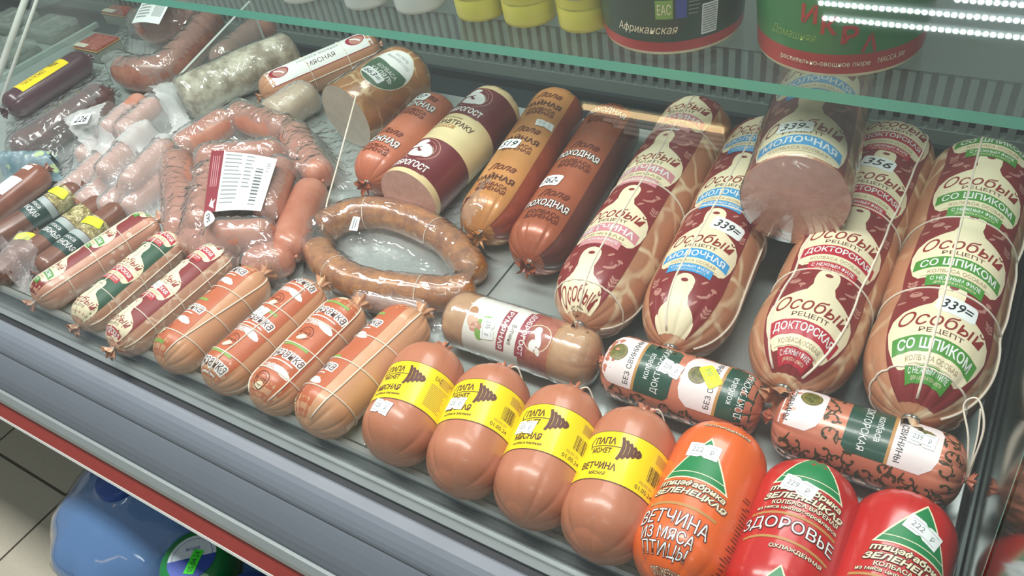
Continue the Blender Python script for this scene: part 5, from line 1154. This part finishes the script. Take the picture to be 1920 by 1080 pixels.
# small wrapped golden end left of it
A, B = P(505, 225, .032), P(590, 172, .032); lf = Loaf(A, B, .034, cf=.5, cb=.9, pleat=(.05, .1), lump=.02, seed=333); th = Thing('wrapped_cheese_sausage', lf.base(), 'small golden sausage end in milky film, left of the cut pale ham', 'sausage')
V, Fc = lf.mesh(48); th.part('casing', V, Fc, mottled('golden_end_casing', 'b98d52', 'cfae78', 40, .35, bump=.2, coat=.3))
th.part('cling_wrap', [v + (v - (lf.A + lf.a * ((v - lf.A).dot(lf.a)))).normalized() * (.003 + .0025 * noise.noise(v * 40)) if (v - (lf.A + lf.a * ((v - lf.A).dot(lf.a)))).length > 1e-4 else v for v in V], Fc, milky2)

# ---- acrylic divider, left end partition, goods beyond it
acr = film('acrylic_sheet', haze=.08, rough=.04, gloss=1.0, bump=0, tint=(.93, .97, .96))
g = G(); xx = -1.404; V = [(xx, .835, .001), (xx, 1.09, .001), (xx, 1.09, .126), (xx, .835, .070)]
n5 = len(V); V = V + [(x + .007, y, z) for x, y, z in V]; Fc = [tuple(range(n5))[::-1], tuple(range(n5, 2 * n5))]; Ed = [(i, (i + 1) % n5, n5 + (i + 1) % n5, n5 + i) for i in range(n5)]
g.add(V, Fc, 0); g.add(V, Ed, 1)
tagm(mk('acrylic_divider', g.V, g.F, [acr, plain('frosted_edge', 'b9bfba', .4)], base=Vector((xx, .85, .001)), midx=g.M, smooth=False), 'clear acrylic divider with a pale edge between the goods', 'divider')
part_ = Thing('end_partition', Vector((-1.905, .9, 0)), 'glass partition with pale tubular edge at the left end', 'partition')
g = G().tube([Vector((-1.905, .70, .004)), Vector((-1.905, .95, .200)), Vector((-1.905, 1.06, .280))], .007, 12); part_.part('edge_tube', g.V, g.F, white_edge)
g = G().tube([Vector((-1.885, .72, .004)), Vector((-1.885, .955, .188)), Vector((-1.885, 1.065, .27))], .004, 10); part_.part('edge_tube', g.V, g.F, white_edge)
g = G(); V = [(-1.895, .715, .002), (-1.895, 1.10, .002), (-1.895, 1.10, .285), (-1.895, 1.06, .272)]; g.add(V + [(x - .004, y, z) for x, y, z in V], [(3, 2, 1, 0), (4, 5, 6, 7), (0, 1, 5, 4), (1, 2, 6, 5), (2, 3, 7, 6), (3, 0, 4, 7)]); part_.part('glass', g.V, g.F, acr, smooth=False)
g = G().box((-1.910, .70, 0.0003), (-1.880, 1.095, .004)); part_.part('base_strip', g.V, g.F, alu, smooth=False)
strip_m = plain('pale_rack_strip', '9fb0a8', .45)
for k, (x, lab) in enumerate(((-2.02, 'nearest'), (-2.18, 'second'), (-2.36, 'third'), (-2.56, 'farthest'))):
    g = G().box((x, .60, .0005), (x + .012, 1.09, .012)); tagm(mk('rack_divider', g.V, g.F, strip_m, base=Vector((x, .85, .0005)), smooth=False), 'pale rack divider beyond the left partition, %s from it' % lab, 'divider', 'rack dividers beyond the partition')
clearbox = film('dim_clear_lid', haze=.30, rough=.2, gloss=1, bump=.4, bscale=40, hazecol=(.45, .52, .47)); wares = mottled('greenish_ware', '56675c', '77857a', 50, .5, bump=.5)
rd = random.Random(9); names = ['near the front', 'second', 'third', 'fourth', 'fifth', 'sixth', 'seventh', 'eighth', 'ninth']
k = 0
for x in (-2.10, -2.27, -2.46):
    for y in (.78, .90, 1.02):
        th = Thing('clear_food_box', Vector((x, y, .001)), 'dim clear food box beyond the left partition, %s of nine' % names[k], 'food box', 'food boxes beyond the partition'); k += 1
        g = G().box((x - .06, y - .045, .001), (x + .06, y + .045, .018), bev=.006); th.part('tray', g.V, g.F, wares, smooth=False)
        g = G(); 
        for q in range(5): g.sphere((x - .042 + .021 * q, y + rd.uniform(-.02, .02), .019), .014, sc=(1, 1.3, .7))
        th.part('filling', g.V, g.F, wares)
        g = G().box((x - .06, y - .045, .0185), (x + .06, y + .045, .036), bev=.008); th.part('lid', g.V, g.F, clearbox, smooth=False)
for i, ((px, py), lab) in enumerate((((182, 82), 'small tray of sliced red meat beside the left partition'), ((232, 18), 'second small meat tray behind the clear ring pack'))):
    c = P(px, py, .03); c.z = 0.001; th = Thing('meat_tray', c, lab, 'meat tray', 'small trays of sliced meat')
    g = G().box(c + Vector((-.045, -.035, 0)), c + Vector((.045, .035, .03)), bev=.006); th.part('tray', g.V, g.F, plain('clear_tray', '7a7f74', .3, coat=.4), smooth=False)
    g = G().box(c + Vector((-.043, -.033, .0305)), c + Vector((.043, .033, .036)), bev=.002); th.part('lid_label', g.V, g.F, mottled('red_sliced_print', '8d3a34', 'b06a5a', 60, .35, bump=0, coat=.4), smooth=False)
    g = G().box(c + Vector((-.043, -.033, .0362)), c + Vector((.0, -.018, .0368))); th.part('price_sticker', g.V, g.F, plain('pale_sticker', 'cfcdb8', .5), smooth=False)
    g = G().box(c + Vector((-.046, -.036, .0300)), c + Vector((.046, .036, .0304))); th.part('gold_rim', g.V, g.F, gold_p, smooth=False)

# ================================================================ GOODS ON THE GLASS SHELF
def bucket(name, px, py, Rb, Ht, lab, mats, bands, cat='tub', flare=1.12, n=64):
    c = P(px, py, ZS); c.z = ZS + .0003; th = Thing(name, c, lab, cat); rr = lambda z: Rb * (1 + (flare - 1) * z / Ht)
    g = G().lathe([(0, .004), (Rb * .93, .004), (Rb * .95, 0), (Rb * .99, 0), (rr(.004), .004), (rr(Ht), Ht), (rr(Ht) * .97, Ht), (0, Ht - .002)], c, n); th.part('body', g.V, g.F, mats)
    g = G().lathe([(0, Ht + .004), (rr(Ht) * 1.02, Ht + .004), (rr(Ht) * 1.03, Ht - .006), (rr(Ht) * 1.0, Ht - .006)], c, n); th.part('lid', g.V, g.F, mats)
    a0 = math.atan2(-c.y, -c.x)                              # printed face turned to the aisle
    def surf(x, y, h): a = a0 + x / Rb; r = rr(y) + h; return c + Vector((r * math.cos(a), r * math.sin(a), y))
    pr = Print(surf, .006, .02, h0=.0005, dh=.00015)
    for y0, y1, m, l in bands: pr.rect(-PI * Rb, y0, PI * Rb, y1, m, l)
    return th, pr, Rb
pal = plain('ivory_tub', 'd9d6b8', .35, coat=.3); redb = plain('tub_red', 'a83230', .38, coat=.3); dg = plain('tub_dark_green', '1c4034', .38, coat=.3); mg = plain('tub_green', '2f7a44', .38, coat=.3)
th, pr, R = bucket('food_tub', 1262, 42, .080, .125, 'dark green tub with red base band and barcode on the glass shelf', pal, [(.004, .016, redb, 0), (.016, .118, dg, 0)])
pr.text('Африканская', -.030, .030, .070, .013, cream, 2, shear=.3); pr.rect(.030, .020, .048, .056, paper, 2)
for k in range(12): pr.rect(.031, .022 + .0028 * k, .047, .0235 + .0028 * k, greyink, 3)
pr.rect(-.018, .044, .0, .066, lime, 2); pr.rect(.003, .044, .014, .066, plain('tub_blue', '3c4f9a', .4), 2); lines(pr, .016, .046, .028, .064, 4, greyink, 2); pr.text('ЕАС', -.009, .055, .014, .012, cream, 3); pr.build(th, 'label', label='dark green wrap with red band')
th, pr, R = bucket('food_tub', 1572, 72, .084, .130, 'green tub with broad red base band and red lettering on the glass shelf', pal, [(.004, .026, redb, 0), (.026, .122, mg, 0)])
for k, ch in enumerate('ИКРА'): pr.text(ch, -.028 + .019 * k, .068 - .010 * k, .015, .020, redb, 2, bold=.03)
pr.text('Домашняя', -.045, .042, .050, .012, lime, 2, shear=.3); pr.text('растительно-овощное пюре', -.012, .014, .090, .006, cream, 2); pr.text('МАССА 500', .055, .016, .030, .006, cream, 2); pr.build(th, 'label', label='green wrap with red band')
yel = plain('yellow_cup', 'b9b548', .4, coat=.3); wht = plain('white_cup', 'b5bdb8', .4, coat=.3)
for px, py, rr_, m, lab in ((905, 20, .034, yel, 'yellow cup on the glass shelf, leftmost of three'), (995, 30, .034, yel, 'yellow cup on the glass shelf, the middle of three'), (1098, 40, .033, yel, 'yellow cup on the glass shelf beside the dark green tub'), (575, -12, .036, wht, 'pale cup on the glass shelf, leftmost of three'), (692, 0, .034, wht, 'pale cup on the glass shelf, the middle of three'), (790, 6, .036, wht, 'pale cup on the glass shelf beside the yellow cups')):
    th, pr, R = bucket('food_cup', px, py, rr_, .095, lab, m, [(.030, .080, m, 0)], cat='cup', n=40); lines(pr, -.02, .040, .02, .07, 4, greyink, 1, th=.001); pr.build(th, 'label')

# ================================================================ WATER BOTTLES ON THE FLOOR
zt = ZF + .345
c = P(256, 944, zt - .03); c.z = ZF + .001
wb = Thing('water_bottle', c, 'large round blue water bottle on the floor under the counter', 'bottle'); Rb = .150
g = G(); prof = [(.0, .012), (.10, .010), (.128, .0), (Rb, .012), (Rb, .10), (Rb * .965, .115), (Rb, .13), (Rb, .235), (Rb * .975, .25), (Rb, .265), (Rb, .285), (Rb * .97, .305), (Rb * .88, .325), (Rb * .72, .343), (Rb * .50, .356), (.05, .364), (.030, .368), (.030, .378)]
n = 72; V = []; Fc = []
for r, z in prof:
    for j in range(n):
        a = 2 * PI * j / n; rib = 1 + (.022 * math.cos(10 * a) if .30 < z < .36 else 0); V.append(c + Vector((r * rib * math.cos(a), r * rib * math.sin(a), z)))
for i in range(len(prof) - 1):
    for j in range(n): Fc.append((i * n + j, i * n + (j + 1) % n, (i + 1) * n + (j + 1) % n, (i + 1) * n + j))
wb.part('body', V, Fc, film('blue_bottle_wall', haze=.42, rough=.10, gloss=2.2, bump=.15, bscale=14, hazecol=(.20, .40, .78), tint=(.52, .70, .95)))
g = G().lathe([(0, .386), (.032, .386), (.034, .382), (.034, .371), (.031, .369)], c, 32); wb.part('cap', g.V, g.F, plain('blue_cap', '2a4f9a', .35), smooth=True)
zt = ZF + .365; c = P(360, 1046, zt); c.z = ZF + .001
gb = Thing('small_water_bottle', c, 'blue water bottle with a wide green cap and neon date tag', 'bottle'); gcap = plain('green_cap', '12753a', .3, coat=.4)
g = G().lathe([(0, .008), (.05, .006), (.062, 0), (.068, .01), (.068, .23), (.064, .27), (.050, .30), (.044, .312), (.044, .34)], c, 56); gb.part('body', g.V, g.F, film('clear_blue_plastic', haze=.35, rough=.1, bump=.2, bscale=20, hazecol=(.25, .42, .68), tint=(.6, .78, .95)))
g = G().lathe([(0, .364), (.044, .364), (.0485, .361), (.054, .350), (.056, .332), (.056, .312), (.050, .310)], c, 48); gb.part('cap', g.V, g.F, gcap)
right_ = c2w(Vector((1, -.25, 0))); right_.z = 0; right_.normalize(); fwd = UP.cross(right_)
surf = lambda x, y, h: c + right_ * x + fwd * y + Vector((0, 0, .3646 + h)); pr = Print(surf, None, None, h0=.0003)
pr.ell(0, 0, .036, .036, plain('cap_white', 'c9d4dc', .4), 0, 40); pr.poly([(.036 * math.cos(a), .036 * math.sin(a)) for a in [PI + PI * i / 24 for i in range(25)]], plain('cap_blue', '2444a0', .4), 1)
pr.ring(0, 0, .0300, .0306, plain('cap_blue'  , '2444a0', .4), 2); pr.ring(0, -.004, .012, .013, plain('cap_white', 'c9d4dc', .4), 2, a0=.2, a1=2.9); pr.text('вода', 0, .014, .020, .006, plain('cap_blue', '2444a0', .4), 2); pr.build(gb, 'cap_print', label='white and blue round print')
pr = Print(surf, None, None, h0=.0010); q = lambda x, y: (x * math.cos(1.25) - y * math.sin(1.25) + .004, x * math.sin(1.25) + y * math.cos(1.25) - .008); pr.poly([q(-.019, -.008), q(.019, -.008), q(.019, .008), q(-.019, .008)], plain('neon_green_sticker', '38e02c', .5), 0); pr.text('05.04.24', *q(0, 0), .032, .008, ink, 1, rot=1.25); pr.build(gb, 'date_sticker')
c = P(478, 1136, ZF + .33); c.z = ZF + .001
bb = Thing('dark_blue_bottle', c, 'deep blue bottle half hidden under the counter edge beside the green cap', 'bottle'); g = G().lathe([(0, .008), (.05, .006), (.062, 0), (.066, .01), (.066, .25), (.060, .29), (.045, .32), (.034, .33), (.034, .35)], c, 56); bb.part('body', g.V, g.F, plain('deep_blue_plastic', '1f4ab0', .25, coat=.5)); g = G().lathe([(0, .37), (.03, .37), (.036, .36), (.036, .335), (.033, .333)], c, 32); bb.part('cap', g.V, g.F, plain('blue_cap', '2a4f9a', .35))
